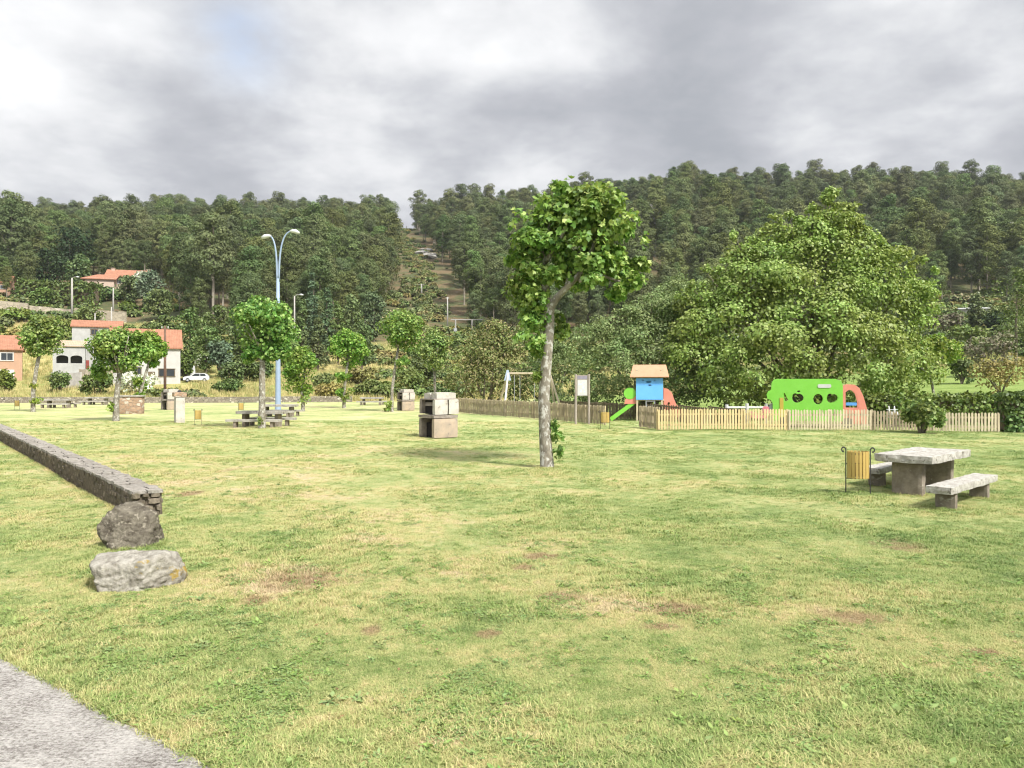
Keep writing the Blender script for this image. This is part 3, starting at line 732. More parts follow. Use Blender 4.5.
# ------------------------------------------------------------------ slatted litter bins
def make_bin(label):
    t = thing('litter_bin', (0, 0, 0), 0, label, 'bin', 'slatted litter bins')
    for s in (-1, 1):
        mb = MB(); x = s*.27
        pts = [(x, 0, -.05), (x, 0, .4), (x, 0, .80)]
        for k in range(1, 13):                                   # curl at the top of the post
            a = k / 12 * 1.65 * PI; rr_ = .055 * (1 - .045*k)
            pts.append((x + s*(.055 - math.cos(a)*rr_), 0, .80 + math.sin(a)*rr_))
        mb.tube(pts, .0135, 6); mb.build('post', M['iron'], t)
    mb = MB()
    n = 18
    for k in range(n):
        a = 2*PI*k/n; rx, ry = .235, .17
        mb.box((rx*math.cos(a), ry*math.sin(a), .545), (.014, .062, .47), rz=math.atan2(ry*math.sin(a)/ry**2, rx*math.cos(a)/rx**2), ry=0)
    mb.build('slat_basket', M['wood_bin'], t)
    mb = MB()
    for z in (.36, .73):
        hb = MB(); pts = [(.222*math.cos(2*PI*k/24), .157*math.sin(2*PI*k/24), z) for k in range(25)]
        hb.tube(pts, .008, 5, False); hb.build('iron_hoop', M['iron'], t)
    mb.tube([(-.27, 0, .3), (.27, 0, .3)], .01, 6); mb.build('crossbar', M['iron'], t); mb = MB()
    mb.tube([(-.27, 0, .56), (.27, 0, .56)], .01, 6); mb.build('crossbar', M['iron'], t); mb = MB()
    mb.add([(.2*math.cos(2*PI*k/24), .14*math.sin(2*PI*k/24), .33) for k in range(24)], [tuple(range(24))])
    mb.build('base_plate', M['iron'], t)
    return t
bin0 = make_bin('yellow slatted litter bin with curled black posts beside the large stone table')
bin0.location = (at(858, 15.2), 15.2, 0); bin0.rotation_euler.z = -.32; bin0.scale = (.82, 1.0, 1.12)
for px, Y, rz, lab in [(605, 37.6, -.1, 'orange slatted litter bin in the gap of the playground fence'), (198, 41.5, .9, 'slatted litter bin right of the white stone pillar'),
                       (241, 57., .4, 'small far slatted litter bin behind the picnic tables near the lamp post'), (17, 66., .3, 'slatted litter bin at the far left edge')]:
    dup(bin0, (at(px, Y), Y, 0), rz, lab, 'slatted litter bins', (.85, .85, 1.05) if px == 605 else (.7, .7, 1.))

# ------------------------------------------------------------------ barbecues
def barbecue(loc, rz, label, s=1., tall=True):
    t = thing('stone_barbecue', loc, rz, label, 'barbecue', 'stone barbecues on the lawn'); t.scale = (s, s, s)
    # front is -X side (open), local box 1.2 x 1.2
    w = .6
    def blk(nm, cs, mat, sd):
        mb = MB()
        for i, (c, d) in enumerate(cs): mb.block(c, d, sd + i, .008, .16, rnd=.5)
        return mb.build(nm, mat, t)
    blk('side_wall', [((-.02, -.5, .40), (1.16, .2, .80))], M['granite_a'], 1)
    blk('side_wall', [((-.02, .5, .40), (1.16, .2, .80))], M['granite_c'], 3)
    blk('back_wall', [((.5, 0, .40), (.2, .8, .80))], M['granite_a'], 5)
    blk('hearth_slab', [((-.03, 0, .87), (1.2, 1.19, .14))], M['granite_c'], 7)
    blk('hood_wall', [((-.25, -.5, 1.26), (.64, .21, .63)), ((.36, -.5, 1.27), (.50, .2, .62))], M['granite_b'], 9)
    blk('hood_wall', [((.0, .5, 1.27), (1.16, .2, .62))], M['granite_c'], 12)
    blk('hood_wall', [((.5, 0, 1.27), (.19, .78, .64))], M['granite_a'], 13)
    blk('chimney_block', [((.06, -.28, 1.72), (.98, .46, .28)), ((.0, .22, 1.71), (.9, .5, .26))], M['granite_b'], 15)
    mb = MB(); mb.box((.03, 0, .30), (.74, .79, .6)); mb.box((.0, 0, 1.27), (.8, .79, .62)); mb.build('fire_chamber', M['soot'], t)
    # sloping smoke hood in the opening
    mb = MB(); mb.box((0, 0, 1.575), (1.14, 1.1, .05)); mb.add([(-.45, -.38, 1.3), (-.45, .38, 1.3), (-.35, .38, 1.6), (-.35, -.38, 1.6), (-.41, -.38, 1.3), (-.41, .38, 1.3), (-.31, .38, 1.6), (-.31, -.38, 1.6)],
                      [(0,3,2,1), (4,5,6,7), (0,1,5,4), (1,2,6,5), (2,3,7,6), (3,0,4,7)]); mb.build('smoke_hood', M['granite_c'], t)
    return t
BZ = .665
barbecue((at(438, 31.6), 31.9, 0), BZ, 'large granite block barbecue standing alone on the lawn left of the tall tree')
barbecue((at(406, 64), 64, 0), .55, 'far stone barbecue with a plain beige side behind the slim pale tree', .95)
barbecue((at(170.5, 66), 66, 0), .9, 'dark stone barbecue partly hidden behind the white pillar', .95)
# pillar barbecue
t = thing('stone_pillar', (at(179.5, 43.8), 43.8, 0), .62, 'white rendered pillar with brick top and small dark cap', 'pillar')
mb = MB(); mb.block((0, 0, .72), (.52, .52, 1.5), 2, .008, .2, rnd=.3); mb.build('shaft', M['granite_b'], t)
mb = MB(); mb.block((0, 0, 1.6), (.72, .6, .26), 3, .01, .15, rnd=.5); mb.build('brick_cap', M['brick'], t)
mb = MB(); mb.tube([(0, 0, 1.72), (0, 0, 1.82), (0, 0, 1.86)], [.12, .1, .03], 8); mb.build('finial', M['iron'], t)
t = thing('brick_block', (at(131, 57), 57, 0), .15, 'low block of pale brick and stone right of a tree trunk', 'brick block')
mb = MB(); mb.block((0, 0, .62), (1.75, .7, 1.3), 2, .015, .2, rnd=.4); mb.build('masonry', M['brick'], t)
mb = MB(); mb.block((.0, 0, 1.32), (1.9, .8, .12), 3, .01, .2, rnd=.5); mb.build('top_slab', M['stone_far'], t)

# ------------------------------------------------------------------ lamp post
Y = 55.5; t = thing('street_lamp', (at(278, Y), Y, 0), 0, 'tall pale blue lamp post with two curved arms', 'street lamp')
mb = MB(); mb.tube([(0,0,-.2),(0,0,.02),(0,0,.9),(0,0,4.),(0,0,9.8)], [.26,.24,.2,.17,.11], 14); mb.build('pole', M['lamp_paint'], t, True)
mb = MB(); mb.tube([(0,0,-.05),(0,0,.05)], [.36,.36], 14); mb.build('base_plate', M['lamp_paint'], t)
for s, ex, ez in ((-1, -.62, 12.85), (1, .98, 13.2)):
    pts = []
    for k in range(13):
        a = k/12; pts.append((s*.07 + (ex - s*.07)*(a**2.2), 0, 9.6 + (ez - 9.6)*math.sin(a*PI/2)**.9))
    mb = MB(); mb.tube(pts, [.075 - .025*k/12 for k in range(13)], 8)
    arm = mb.build('arm', M['lamp_paint'], t, True)
    mb = MB(); hx = ex + s*.3
    mb.tube([(ex - s*.12, 0, ez + .02), (ex + s*.08, 0, ez + .03), (ex + s*.32, 0, ez - .02), (ex + s*.56, 0, ez - .12)], [.07, .13, .16, .09], 10)
    mb.build('lamp_head', M['lamp_head'], arm, True)

# ------------------------------------------------------------------ picket fences
def fence(p0, p1, h, mat, label, pitch=.135, pw=.085, posts=2.0, h1=None, name='picket_fence', cat='fence', seed=0, rail_top=False, lean=.012):
    p0 = Vector(p0); p1 = Vector(p1); d = p1 - p0; L = d.length; rz = math.atan2(d.y, d.x)
    t = thing(name, (p0.x, p0.y, H(p0.x, p0.y)), rz, label, cat); r = random.Random(seed)
    def gz(x): q = p0 + d*(x/L); return H(q.x, q.y) - H(p0.x, p0.y)
    h1 = h1 or h
    mb = MB(); x = pitch/2
    while x < L:
        hh = (h + (h1-h)*x/L) * r.uniform(.97, 1.02); z0 = gz(x) + .05
        a = r.uniform(-lean, lean)
        w = pw/2; k = pw*.55
        o = [(-w, 0), (w, 0), (w, hh - k), (0, hh), (-w, hh - k)]
        Mx = Matrix.Translation((x, -.035 + r.uniform(-.006, .006), z0)) @ Matrix.Rotation(a, 4, 'Y')
        mb.prism(o, -.011, .011, Mx); x += pitch * r.uniform(.95, 1.05)
    mb.build('pickets', mat, t)
    for zf in ((.28, .78) if not rail_top else (.28, .95)):
        mb = MB(); n = max(1, int(L/2))
        for i in range(n):
            a, b = L*i/n, L*(i+1)/n; za, zb = gz(a) + h*zf, gz(b) + (h if h1 is None else h1)*zf
            mb.box(((a+b)/2, 0, (za+zb)/2), (b-a, .035, .08), ry=-math.atan2(zb-za, b-a))
        mb.build('rail', mat, t)
    n = max(1, round(L/posts))
    for i in range(n+1):
        x = L*i/n; mb = MB(); mb.tube([(x, .06, gz(x) - .2), (x, .06, gz(x) + (h+(h1-h)*x/L)*1.04)], .045, 8); mb.build('post', mat, t)
    return t
fence((at(458, 58.4), 58.4), (at(604, 41.6), 41.6), 1.12, M['wood_old'], 'weathered picket fence running from the barbecue towards the litter bin', h1=1.0, seed=1)
fence((at(560, 53.), 53.), (at(741, 39.6), 39.6), 1.05, M['wood_dark'], 'dark back picket fence of the playground behind the slide tower', h1=.9, seed=2, rail_top=True)
fence((at(639.5, 38.8), 38.8), (at(658, 36.9), 36.9), 1.05, M['wood_old'], 'short dark picket gate panel under the blue tower', seed=3, name='picket_gate', cat='gate', posts=1.)
fence((at(657.5, 36.5), 36.5), (at(787, 36.4), 36.4), .97, M['wood_new'], 'bright yellow new picket fence in front of the slide tower', seed=4, pw=.088)
fence((at(788, 36.4), 36.4), (at(872, 36.0), 36.0), .95, M['wood_pale'], 'pale weathered picket fence in front of the green play truck', seed=5)
fence((at(873, 36.0), 36.0), (at(931, 35.6), 35.6), .9, M['wood_old'], 'brown weathered picket fence left of and behind the bushy shoot', seed=6)
fence((at(932, 35.6), 35.6), (at(998.5, 35.0), 35.0), .86, M['wood_pale'], 'pale picket fence end beside the hedge at the right', seed=7)

# ------------------------------------------------------------------ flat shapes with holes
def flat_shape(name, splines, th, mat, parent, M4=None):
    cu = bpy.data.curves.new(name, 'CURVE'); cu.dimensions = '2D'; cu.fill_mode = 'BOTH'; cu.extrude = th/2; cu.bevel_depth = .006; cu.resolution_u = 8
    for pts in splines:
        s = cu.splines.new('POLY'); s.points.add(len(pts)-1); s.use_cyclic_u = True
        for p, (x, y) in zip(s.points, pts): p.co = (x, y, 0, 1)
    tmp = bpy.data.objects.new('tmp', cu); me = bpy.data.meshes.new_from_object(tmp); bpy.data.objects.remove(tmp)
    me.transform(Matrix.Rotation(PI/2, 4, 'X'))
    if M4 is not None: me.transform(M4)
    me.materials.clear(); me.materials.append(mat); me.name = name
    return link(bpy.data.objects.new(name, me), parent)
def rrect(x0, y0, x1, y1, r, n=5):
    out = []
    for cx, cy, a0 in ((x1-r, y0+r, -PI/2), (x1-r, y1-r, 0), (x0+r, y1-r, PI/2), (x0+r, y0+r, PI)):
        for k in range(n+1): a = a0 + k/n*PI/2; out.append((cx + r*math.cos(a), cy + r*math.sin(a)))
    return out
def ell(cx, cy, rx, ry, n=16, a0=0., f=None): return [(cx + rx*math.cos(2*PI*k/n)*(f(2*PI*k/n) if f else 1), cy + ry*math.sin(2*PI*k/n)*(f(2*PI*k/n) if f else 1)) for k in range(n)]

# ------------------------------------------------------------------ playground
# slide tower
Y = 45.5; k = F / Y
def X_(px): return (px - 649.) / k
def Z_(py): return CH + (HY - py) / k
t = thing('slide_tower', (at(649.5, Y), Y, 0), -.18, 'blue play tower with orange roof and green slide', 'slide tower')
W = .78
for sx in (-1, 1):
    for sy in (-1, 1):
        mb = MB(); mb.box((sx*W*.92, sy*.62 + .62, 1.5), (.11, .11, 3.1)); mb.build('post', M['wood_pale'], t)
mb = MB(); mb.box((0, .62, Z_(400.)), (1.7, 1.25, .08)); mb.build('platform', M['wood_pale'], t)
flat_shape('front_panel', [rrect(-W, Z_(399.6), W, Z_(378.2), .03), ell(-.05, Z_(381.8), .17, .08), ell(-.38, Z_(380.5), .06, .05), ell(.3, Z_(380.5), .06, .05), ell(.02, Z_(385.2), .11, .05)], .03, M['blue'], t, Matrix.Translation((0, -.06, 0)))
mb = MB(); mb.box((0, 1.31, (Z_(399.6)+Z_(378.2))/2), (1.5, .03, 1.2)); mb.build('back_panel', M['blue'], t)
# curved roof
mb = MB(); n = 9; top, bot = Z_(364.2), Z_(376.8); ov = []
for i in range(n+1):
    a = -1 + 2*i/n; z = bot + (top-bot)*(1 - abs(a)**1.7); ov.append((a, z))
vs = []; 
for a, z in ov:
    fr = (z - bot)/(top-bot); hw = 1.13 - .17*fr
    for sx in (-1, 1): vs.append((sx*hw, .62 + a*.95, z)); 
for a, z in ov:
    fr = (z - bot)/(top-bot); hw = 1.13 - .17*fr
    for sx in (-1, 1): vs.append((sx*hw, .62 + a*.95*.97, z - .05))
m = 2*(n+1); fs = []
for i in range(n):
    fs += [(2*i, 2*i+1, 2*i+3, 2*i+2), (m+2*i, m+2*i+2, m+2*i+3, m+2*i+1), (2*i, 2*i+2, m+2*i+2, m+2*i), (2*i+1, m+2*i+1, m+2*i+3, 2*i+3)]
fs += [(0, m, m+1, 1), (2*n, 2*n+1, m+2*n+1, m+2*n)]
mb.add(vs, fs); mb.build('roof', M['orange_roof'], t)
for sx in (-1, 1):
    mb = MB(); pts = [(a*.93, z - .06) for a, z in ov] ; mb.prism([(p[0], p[1]) for p in pts], -.015, .015, Matrix.Translation((sx*.9, .62, 0)) @ Matrix.Rotation(PI/2, 4, 'Z')); mb.build('gable_panel', M['orange_roof'], t)
# slide on the left
sx0, sz0, sx1, sz1 = X_(636.5), Z_(399), X_(610.5), .18
mb = MB(); dx, dz = sx1 - sx0, sz1 - sz0; L = math.hypot(dx, dz); ang = math.atan2(dz, dx)
T = Matrix.Translation((sx0, .4, sz0)) @ Matrix.Rotation(-ang, 4, 'Y')
mb.box((L/2, 0, 0), (L, .56, .03), T); mb.build('slide_chute', M['green'], t)
mb = MB(); 
for sy in (-1, 1): mb.box((L/2 + .04, sy*.29, .07), (L*1.03, .04, .24), T)
sl_ = mb.build('slide_side', M['green'], t)
flat_shape('slide_guard', [ell(X_(629.5), Z_(393.5), .36, .34, 18)], .04, M['green'], t, Matrix.Translation((0, .08, 0)))
mb = MB(); mb.prism([(X_(625), Z_(399)), (X_(636), Z_(396)), (X_(636), Z_(404)), (X_(624), Z_(404))], -.02, .02, Matrix.Translation((0, .09, 0))); mb.build('slide_panel', M['salmon'], t)
# climbing side on the right: salmon curved wing panel
wing = [(X_(663), Z_(388)), (X_(667), Z_(389)), (X_(671), Z_(393)), (X_(673), Z_(399)), (X_(675), Z_(404)), (X_(680), Z_(409)), (X_(684), Z_(414)), (X_(684), .12), (X_(663), .12)]
for yy in (.1, 1.1): flat_shape('ramp_side', [wing, ell(X_(668), Z_(404), .09, .12)], .04, M['salmon'], t, Matrix.Translation((0, yy, 0)))
mb = MB(); mb.add([(X_(663), .14, 1.25), (X_(663), 1.06, 1.25), (X_(684), 1.06, .15), (X_(684), .14, .15)], [(0,1,2,3)]); mb.build('climbing_ramp', M['salmon'], t)
mb = MB()
for i in range(4): mb.box((0.05, .0, .35 + i*.28), (.5, .05, .05))
mb.tube([(-.2, 0, -.1), (-.2, 0, 1.3)], .035, 6); mb.tube([(.3, 0, -.1), (.3, 0, 1.3)], .035, 6); mb.build('ladder', M['steel'], t)

# play truck
Y = 38.6; k = F / Y
def X2(px): return (px - 815.) / k * 1.0
def Z2(py): return CH + (HY - py) / k
t = thing('play_truck', (at(815, Y), Y, 0), -.36, 'green and red play truck with fruit-shaped cut-outs behind the fence', 'play truck')
body = [(X2(775), .35), (X2(775), Z2(404)), (X2(773.5), Z2(400.5)), (X2(770), Z2(399)), (X2(769), Z2(395)), (X2(770.5), Z2(391.5)), (X2(773.5), Z2(390)), (X2(774), Z2(382.5)), (X2(776), Z2(379.6)), (X2(779), Z2(379.)), (X2(833), Z2(379)), (X2(839), Z2(381)), (X2(840.5), Z2(386)), (X2(840.5), .35)]
def fruit(cx, cy, s): return ell(cx, cy, s, s*.95, 16, f=lambda a: 1.05 - .28*math.exp(-((a-PI/2)/.35)**2) + .06*math.cos(3*a))
def pear(cx, cy, s): return ell(cx, cy, s, s*1.35, 16, f=lambda a: 1 - .28*max(0, math.sin(a)))
holes = [fruit(X2(798.5), Z2(398), .27), pear(X2(818), Z2(398.5), .24), fruit(X2(831), Z2(398), .26),
         [(X2(785), Z2(393)), (X2(786.5), Z2(393)), (X2(790.5), Z2(401.5)), (X2(786), Z2(401.5))],
         [(X2(797.5), Z2(391.6)), (X2(799.5), Z2(392.8)), (X2(801.5), Z2(391.8)), (X2(800.5), Z2(390.3)), (X2(798.8), Z2(390.6))]]
for yy, nm in ((0, 'side_panel'), (1.1, 'side_panel')): flat_shape(nm, [body] + holes, .05, M['green'], t, Matrix.Translation((0, yy, 0)))
mb = MB(); mb.prism(rrect(X2(817.5), Z2(387.8), X2(830), Z2(384.2), .07), -.052, -.034); mb.build('name_plate', M['white'], t)
mb = MB(); mb.box((X2(783.5), -.04, .9), (.18, .03, 1.2)); mb.build('corner_strip', M['yellow'], t)
cab = [(X2(840), .2), (X2(840), Z2(386)), (X2(845), Z2(384.4)), (X2(851), Z2(384.8)), (X2(855.5), Z2(388)), (X2(859), Z2(396)), (X2(862.5), Z2(409)), (X2(863), .2)]
hole = [(X2(843), Z2(408)), (X2(843), Z2(392)), (X2(846), Z2(389.8)), (X2(850), Z2(390.4)), (X2(853), Z2(394)), (X2(855), Z2(402)), (X2(855), Z2(408))]
for yy in (.06, 1.24): flat_shape('cab_panel', [cab, hole], .05, M['salmon'], t, Matrix.Translation((0, yy, 0)))
mb = MB(); mb.box((X2(806), .65, .38), (3.2, 1.25, .06)); mb.build('floor', M['wood_pale'], t)
mb = MB(); mb.box((X2(806), .55, .7), (2.6, .3, .05)); mb.build('seat', M['yellow'], t)
mb = MB(); mb.prism(rrect(X2(844), Z2(405.5), X2(854), Z2(402.5), .04), .62, .68); mb.build('steering_panel', M['blue'], t)
for x in (X2(785), X2(845)):
    for yy in (-.0, 1.3): mb = MB(); mb.tube([(x, yy - .06, .28), (x, yy + .0, .28)], .26, 18); mb.build('wheel', M['dark_hole'], t)
# swing set
Y = 55.; k = F / Y
t = thing('swing_set', (at(508, Y), Y, 0), 0, 'wooden swing set behind the weathered fence', 'swing')
xr = (549.5 - 508)/k; zt = Z = CH + (HY-373.5)/k
for xx, m_ in ((0, M['white']), (xr, M['wood_pale'])):
    for sy in (-1, 1):
        sh = {(0, -1): -.3, (0, 1): -.85}.get((round(xx), sy), .9 if sy < 0 else .55)
        mb = MB(); mb.tube([(xx + sh, sy*1.15, -.1), (xx, sy*.05, zt + .05)], .075, 8); mb.build('leg', M['white'] if (xx == 0 and sy == -1) else M['wood_pale'], t)
mb = MB(); mb.prism([(-.28, zt - .5), (-.1, zt + .25), (.05, zt + .25), (.22, zt - .5)], -.12, -.08); mb.build('end_plate', surf('pale blue plate', (.5, .6, .75), (.45, .55, .7)), t)
mb = MB(); mb.tube([(-.1, 0, zt), (xr + .1, 0, zt)], .075, 10); mb.build('crossbar', M['wood_pale'], t)
for cx in (.65, 2.1):
    mb = MB(); mb.box((cx, 0, .5), (.44, .2, .04)); st_ = mb.build('swing_seat', M['rubber'], t)
    for sx in (-.2, .2): mb = MB(); mb.tube([(cx + sx, 0, .5), (cx + sx, 0, zt)], .02, 5); mb.build('chain', M['steel'], st_)
# notice board
Y = 42.4; k = F / Y
t = thing('notice_board', (at(582.3, Y), Y, 0), -.12, 'wooden notice board with white sheet between two posts at the fence', 'notice board')
for sx in (-1, 1):
    mb = MB(); mb.tube([(sx*.36, 0, -.2), (sx*.36, 0, CH + (HY-374)/k)], .065, 10); mb.build('post', M['wood_grey'], t)
mb = MB(); mb.box((0, 0, 2.12), (.62, .04, 1.16)); mb.build('board', M['wood_grey'], t)
mb = MB(); mb.box((0, -.024, 2.0), (.52, .006, .86)); sh = mb.build('notice_sheet', M['white'], t)
mb = MB(); mb.box((0, -.024, 2.555), (.54, .006, .17)); mb.build('header_strip', surf('violet grey strip', (.25, .23, .28), (.2, .18, .22)), t)
mb = MB()
for x, z, w, h in ((-.1, 2.18, .22, .1), (.06, 2.0, .12, .2), (-.08, 1.82, .1, .16), (.12, 1.78, .1, .12), (.08, 2.28, .16, .05)): mb.box((x, -.028, z), (w, .004, h))
mb.build('printed_picture', surf('faded blue grey print', (.4, .44, .52), (.55, .58, .62), 12), sh)
# low timber barrier and spring rockers
Y = 40.6
t = thing('timber_barrier', (at(726, Y), Y, 0), 0, 'low pale timber posts joined by a rail left of the play truck', 'barrier')
for px in (726.7, 747, 766.5, 771): mb = MB(); mb.tube([(at(px, Y) - at(726, Y), 0, -.1), (at(px, Y) - at(726, Y), 0, zat(403.5 if px != 726.7 else 404.5, Y))], .09, 10); mb.build('post', M['white'], t)
mb = MB(); mb.tube([(0, 0, zat(407.5, Y)), (at(771, Y) - at(726, Y), 0, zat(407.5, Y))], .055, 8); mb.build('rail', M['white'], t)
def rocker(px, Y, mat, label, rz):
    t = thing('spring_rocker', (at(px, Y), Y, 0), rz, label, 'spring rocker')
    mb = MB(); mb.tube([(.13*math.cos(a*.55), .13*math.sin(a*.55), .02 + a*.0085) for a in range(0, 52)], .018, 5); mb.build('spring', M['iron'], t)
    out = [(-.42, .5), (-.3, .46), (.3, .46), (.42, .55), (.5, .78), (.46, 1.02), (.34, 1.07), (.26, .98), (.2, .74), (-.1, .68), (-.25, .78), (-.4, .8), (-.48, .66)]
    for yy in (-.13, .13): flat_shape('side_board', [out], .03, mat, t, Matrix.Translation((0, yy, 0)))
    mb = MB(); mb.box((-.08, 0, .67), (.32, .23, .04)); mb.build('seat', M['yellow'], t)
    mb = MB(); mb.tube([(.24, -.26, .88), (.24, .26, .88)], .018, 6); mb.build('handle', M['steel'], t)
    return t
rocker(759, 39.2, M['pink'], 'pink spring rocker behind the yellow fence', .1)
rocker(893, 39.2, M['white'], 'white spring rocker behind the fence right of the play truck', 1.3)

# ------------------------------------------------------------------ foliage builders
def wood_tubes(paths, n=8, seed=0):
    mb = MB()
    for i, (pts, rad) in enumerate(paths): mb.tube(pts, rad, n, True, .05, seed + i)
    return mb
def plane_tree(px, Y, cz, crown_px, rx, rz_, label, seed, leaf=.2, nl=1700, trunk_w=.13, lean=0., extra_lobes=(), shoots=None, young=False, fork=None, group='round-headed plane trees on the lawn', den=1.):
    """crown centre at (crown_px, row cz); rx, rz_ in metres"""
    rz_ *= 1.1; rx *= 1.04
    rg = np.random.default_rng(seed); x0 = at(px, Y); z0 = H(x0, Y)
    t = thing('plane_tree', (x0, Y, z0), 0, label, 'tree', group)
    cx = at(crown_px, Y) - x0; zz = zat(cz, Y) - z0
    lobes = [((cx, 0, zz), (rx*.78, rx*.78, rz_*.78))] + [((at(a, Y) - x0, d, zat(b, Y) - z0), (r, r, r)) for a, b, r, d in extra_lobes]
    lc = np.array([l[0] for l in lobes]); lr = np.array([l[1] for l in lobes])
    per = max(10, int(26*den))
    leaf *= .64; nl = int(nl*3.2)
    sc_, sr_ = subclumps(rg, lc[:1], lr[:1], per, (.32, .5), (.5, 1.0))
    sr_ = sr_
    parts = [clump_cloud(rg, sc_, sr_, nl//per, leaf, jit=.6, up=.45, droop=.5, shell=.35, below=.85)]
    parts.append(clump_cloud(rg, lc[:1], lr[:1]*.85, nl//8, leaf, jit=.9, shell=.3))
    if len(lobes) > 1:
        c2, r2 = subclumps(rg, lc[1:], lr[1:], 6, (.4, .6), (.3, .85))
        parts.append(clump_cloud(rg, c2, r2, max(12, nl//70), leaf, jit=.7, up=.4, droop=.5, shell=.3))
    C, N, T, S = cat4(*parts)
    N = unit(N + unit(C - np.array([cx, 0, zz - .3]))*.5)
    o = leaf_obj('crown', C, N, T, S, LEAF_PLANE, M['leaf_plane_young'] if young else M['leaf_plane']); link(o, t)
    bz = zz - rz_*.55
    w = trunk_w
    paths = [([(0,0,-.15), (0,0,.05), (lean*.3, .02, bz*.35), (lean*.6 + cx*.4, -.02, bz*.7), (cx*.8 + lean*.3, 0, bz)], [w*1.35, w*1.15, w, w*.9, w*.8])]
    e = Vector((cx*.8 + lean*.3, 0, bz))
    for k in range(7):
        a = rg.random()*2*PI; s = rg.uniform(.35, .75)
        tip = Vector((cx + math.cos(a)*rx*s, math.sin(a)*rx*s, zz + rg.uniform(-.1, .6)*rz_))
        mid = e.lerp(tip, .5) + Vector((0, 0, -.1))
        paths.append(([e - Vector((0, 0, .12)), mid, tip], [w*.55, w*.32, w*.1]))
    wood_tubes(paths, 9, seed).build('trunk', M['bark_pale'], t, True)
    if shoots:
        lc = []; 
        for (a, b, r) in shoots: lc.append((at(a, Y) - x0, -.1, zat(b, Y) - z0, r))
        c = np.array([l[:3] for l in lc]); r = np.array([[l[3]]*3 for l in lc])
        c2, r2 = subclumps(rg, c, r, 5, (.45, .65), (.2, .7))
        C, N, T, S = clump_cloud(rg, c2, r2, 22, leaf*.9, jit=.7, shell=.2)
        link(leaf_obj('basal_shoots', C, N, T, S, LEAF_PLANE, M['leaf_plane_young']), t)
    return t
# tall foreground tree, built by hand
Y = 20.3; x0 = at(547, Y); rg = np.random.default_rng(77)
t = thing('plane_tree', (x0, Y, H(x0, Y)), 0, 'tall plane tree with forked pale trunk in the middle of the lawn', 'tree', 'round-headed plane trees on the lawn')
def L1(a, b, d=0.): return (at(a, Y) - x0, d, zat(b, Y))
lobes = [(578, 240, .0, 1.15, 1.15), (555, 222, .3, .75, .6), (597, 222, -.3, .78, .7), (573, 214, .1, .85, .58), (542, 250, -.2, .62, .62), (610, 258, -.2, .72, .6),
         (597, 272, -.2, .72, .42), (566, 268, .5, .7, .35), (540, 283, -.1, .48, .5), (582, 204, 0, .55, .42), (605, 240, .5, .6, .6)]
small = [(520, 300, .2, .42, .5), (527, 328, -.1, .36, .45), (519, 268, .1, .36, .4), (640, 262, .1, .2, .2), (612, 205, .1, .25, .2), (560, 190, 0, .28, .22), (528, 300, -.2, .42, .5), (534, 318, .1, .42, .4), (562, 328, .35, .2, .35), (616, 296, 0, .3, .2), (536, 345, .0, .3, .35), (524, 282, 0, .3, .35), (634, 282, -.2, .34, .22), (620, 290, -.2, .3, .25), (530, 232, 0, .35, .35), (628, 232, 0, .25, .22), (540, 375, .1, .16, .3)]
lc = np.array([L1(a, b, d) for a, b, d, r, s in lobes]); lr = np.array([(r, r, s) for a, b, d, r, s in lobes])
c1, r1 = subclumps(rg, lc, lr, 14, (.28, .46), (.4, 1.06))
lc2 = np.array([L1(a, b, d) for a, b, d, r, s in small]); lr2 = np.array([(r, r, s) for a, b, d, r, s in small])
c2, r2 = subclumps(rg, lc2, lr2, 6, (.4, .6), (.3, .9))
A = clump_cloud(rg, c1, r1, 70, .138, jit=.6, up=.5, droop=.6, shell=.3)
B = clump_cloud(rg, c2, r2, 36, .135, jit=.7, up=.4, droop=.6, shell=.3)
C_ = clump_cloud(rg, lc[:1], lr[:1], 500, .15, jit=.9, shell=.2)
# a fringe of young shoots sticking out of the crown top and right side
k = 46; a = rg.random(k)*2*PI; el = rg.uniform(-.1, 1.3, k)
dd = np.stack([np.cos(a)*np.cos(el), np.sin(a)*np.cos(el), np.sin(el)], 1)
cc = np.array(L1(577, 247)) + dd * np.array([1.75, 1.6, 1.62]) * rg.uniform(.93, 1.07, k)[:, None]
D_ = clump_cloud(rg, cc, np.full((k, 3), .17), 13, .13, jit=.7, shell=.2)
C, N, T, S = cat4(A, B, C_, D_); N = unit(N + unit(C - np.array(L1(577, 262)))*.55)
link(leaf_obj('crown', C, N, T, S, LEAF_PLANE, M['leaf_plane']), t)
fk = Vector(L1(549, 316))
paths = [([(0,0,-.2), (0,0,.03), L1(545.5, 440), L1(544, 400, .02), L1(546.5, 360), L1(549, 330), fk, fk + Vector((.01, 0, .16))], [.235, .19, .162, .15, .14, .14, .148, .07]),
         ([fk - Vector((.0,0,.35)), fk, L1(551, 306, -.03), L1(557, 297, -.07), L1(566, 288, -.1), L1(577, 277, -.15), L1(588, 262, -.1), L1(596, 235)], [.12, .13, .115, .10, .088, .078, .06, .03]),
         ([fk - Vector((0,0,.3)), L1(546, 290, .05), L1(541, 268, .1), L1(545, 240, .1), L1(556, 208)], [.13, .12, .10, .07, .03]),
         ([L1(546, 275, .08), L1(535, 255, .1), L1(528, 240, .1)], [.07, .05, .02]), ([L1(578, 281, -.15), L1(600, 276, -.2), L1(625, 284, -.2)], [.07, .045, .02]),
         ([L1(545, 262, .1), L1(560, 240, -.3), L1(575, 205, -.2)], [.07, .05, .02]), ([L1(547, 318), L1(538, 312), L1(530, 305, -.1)], [.05, .03, .015]),
         ([L1(566, 288, -.1), L1(575, 255, .4), L1(600, 235, .5)], [.07, .05, .02]), ([L1(548, 340), L1(541, 345), L1(537, 352)], [.04, .025, .012])]
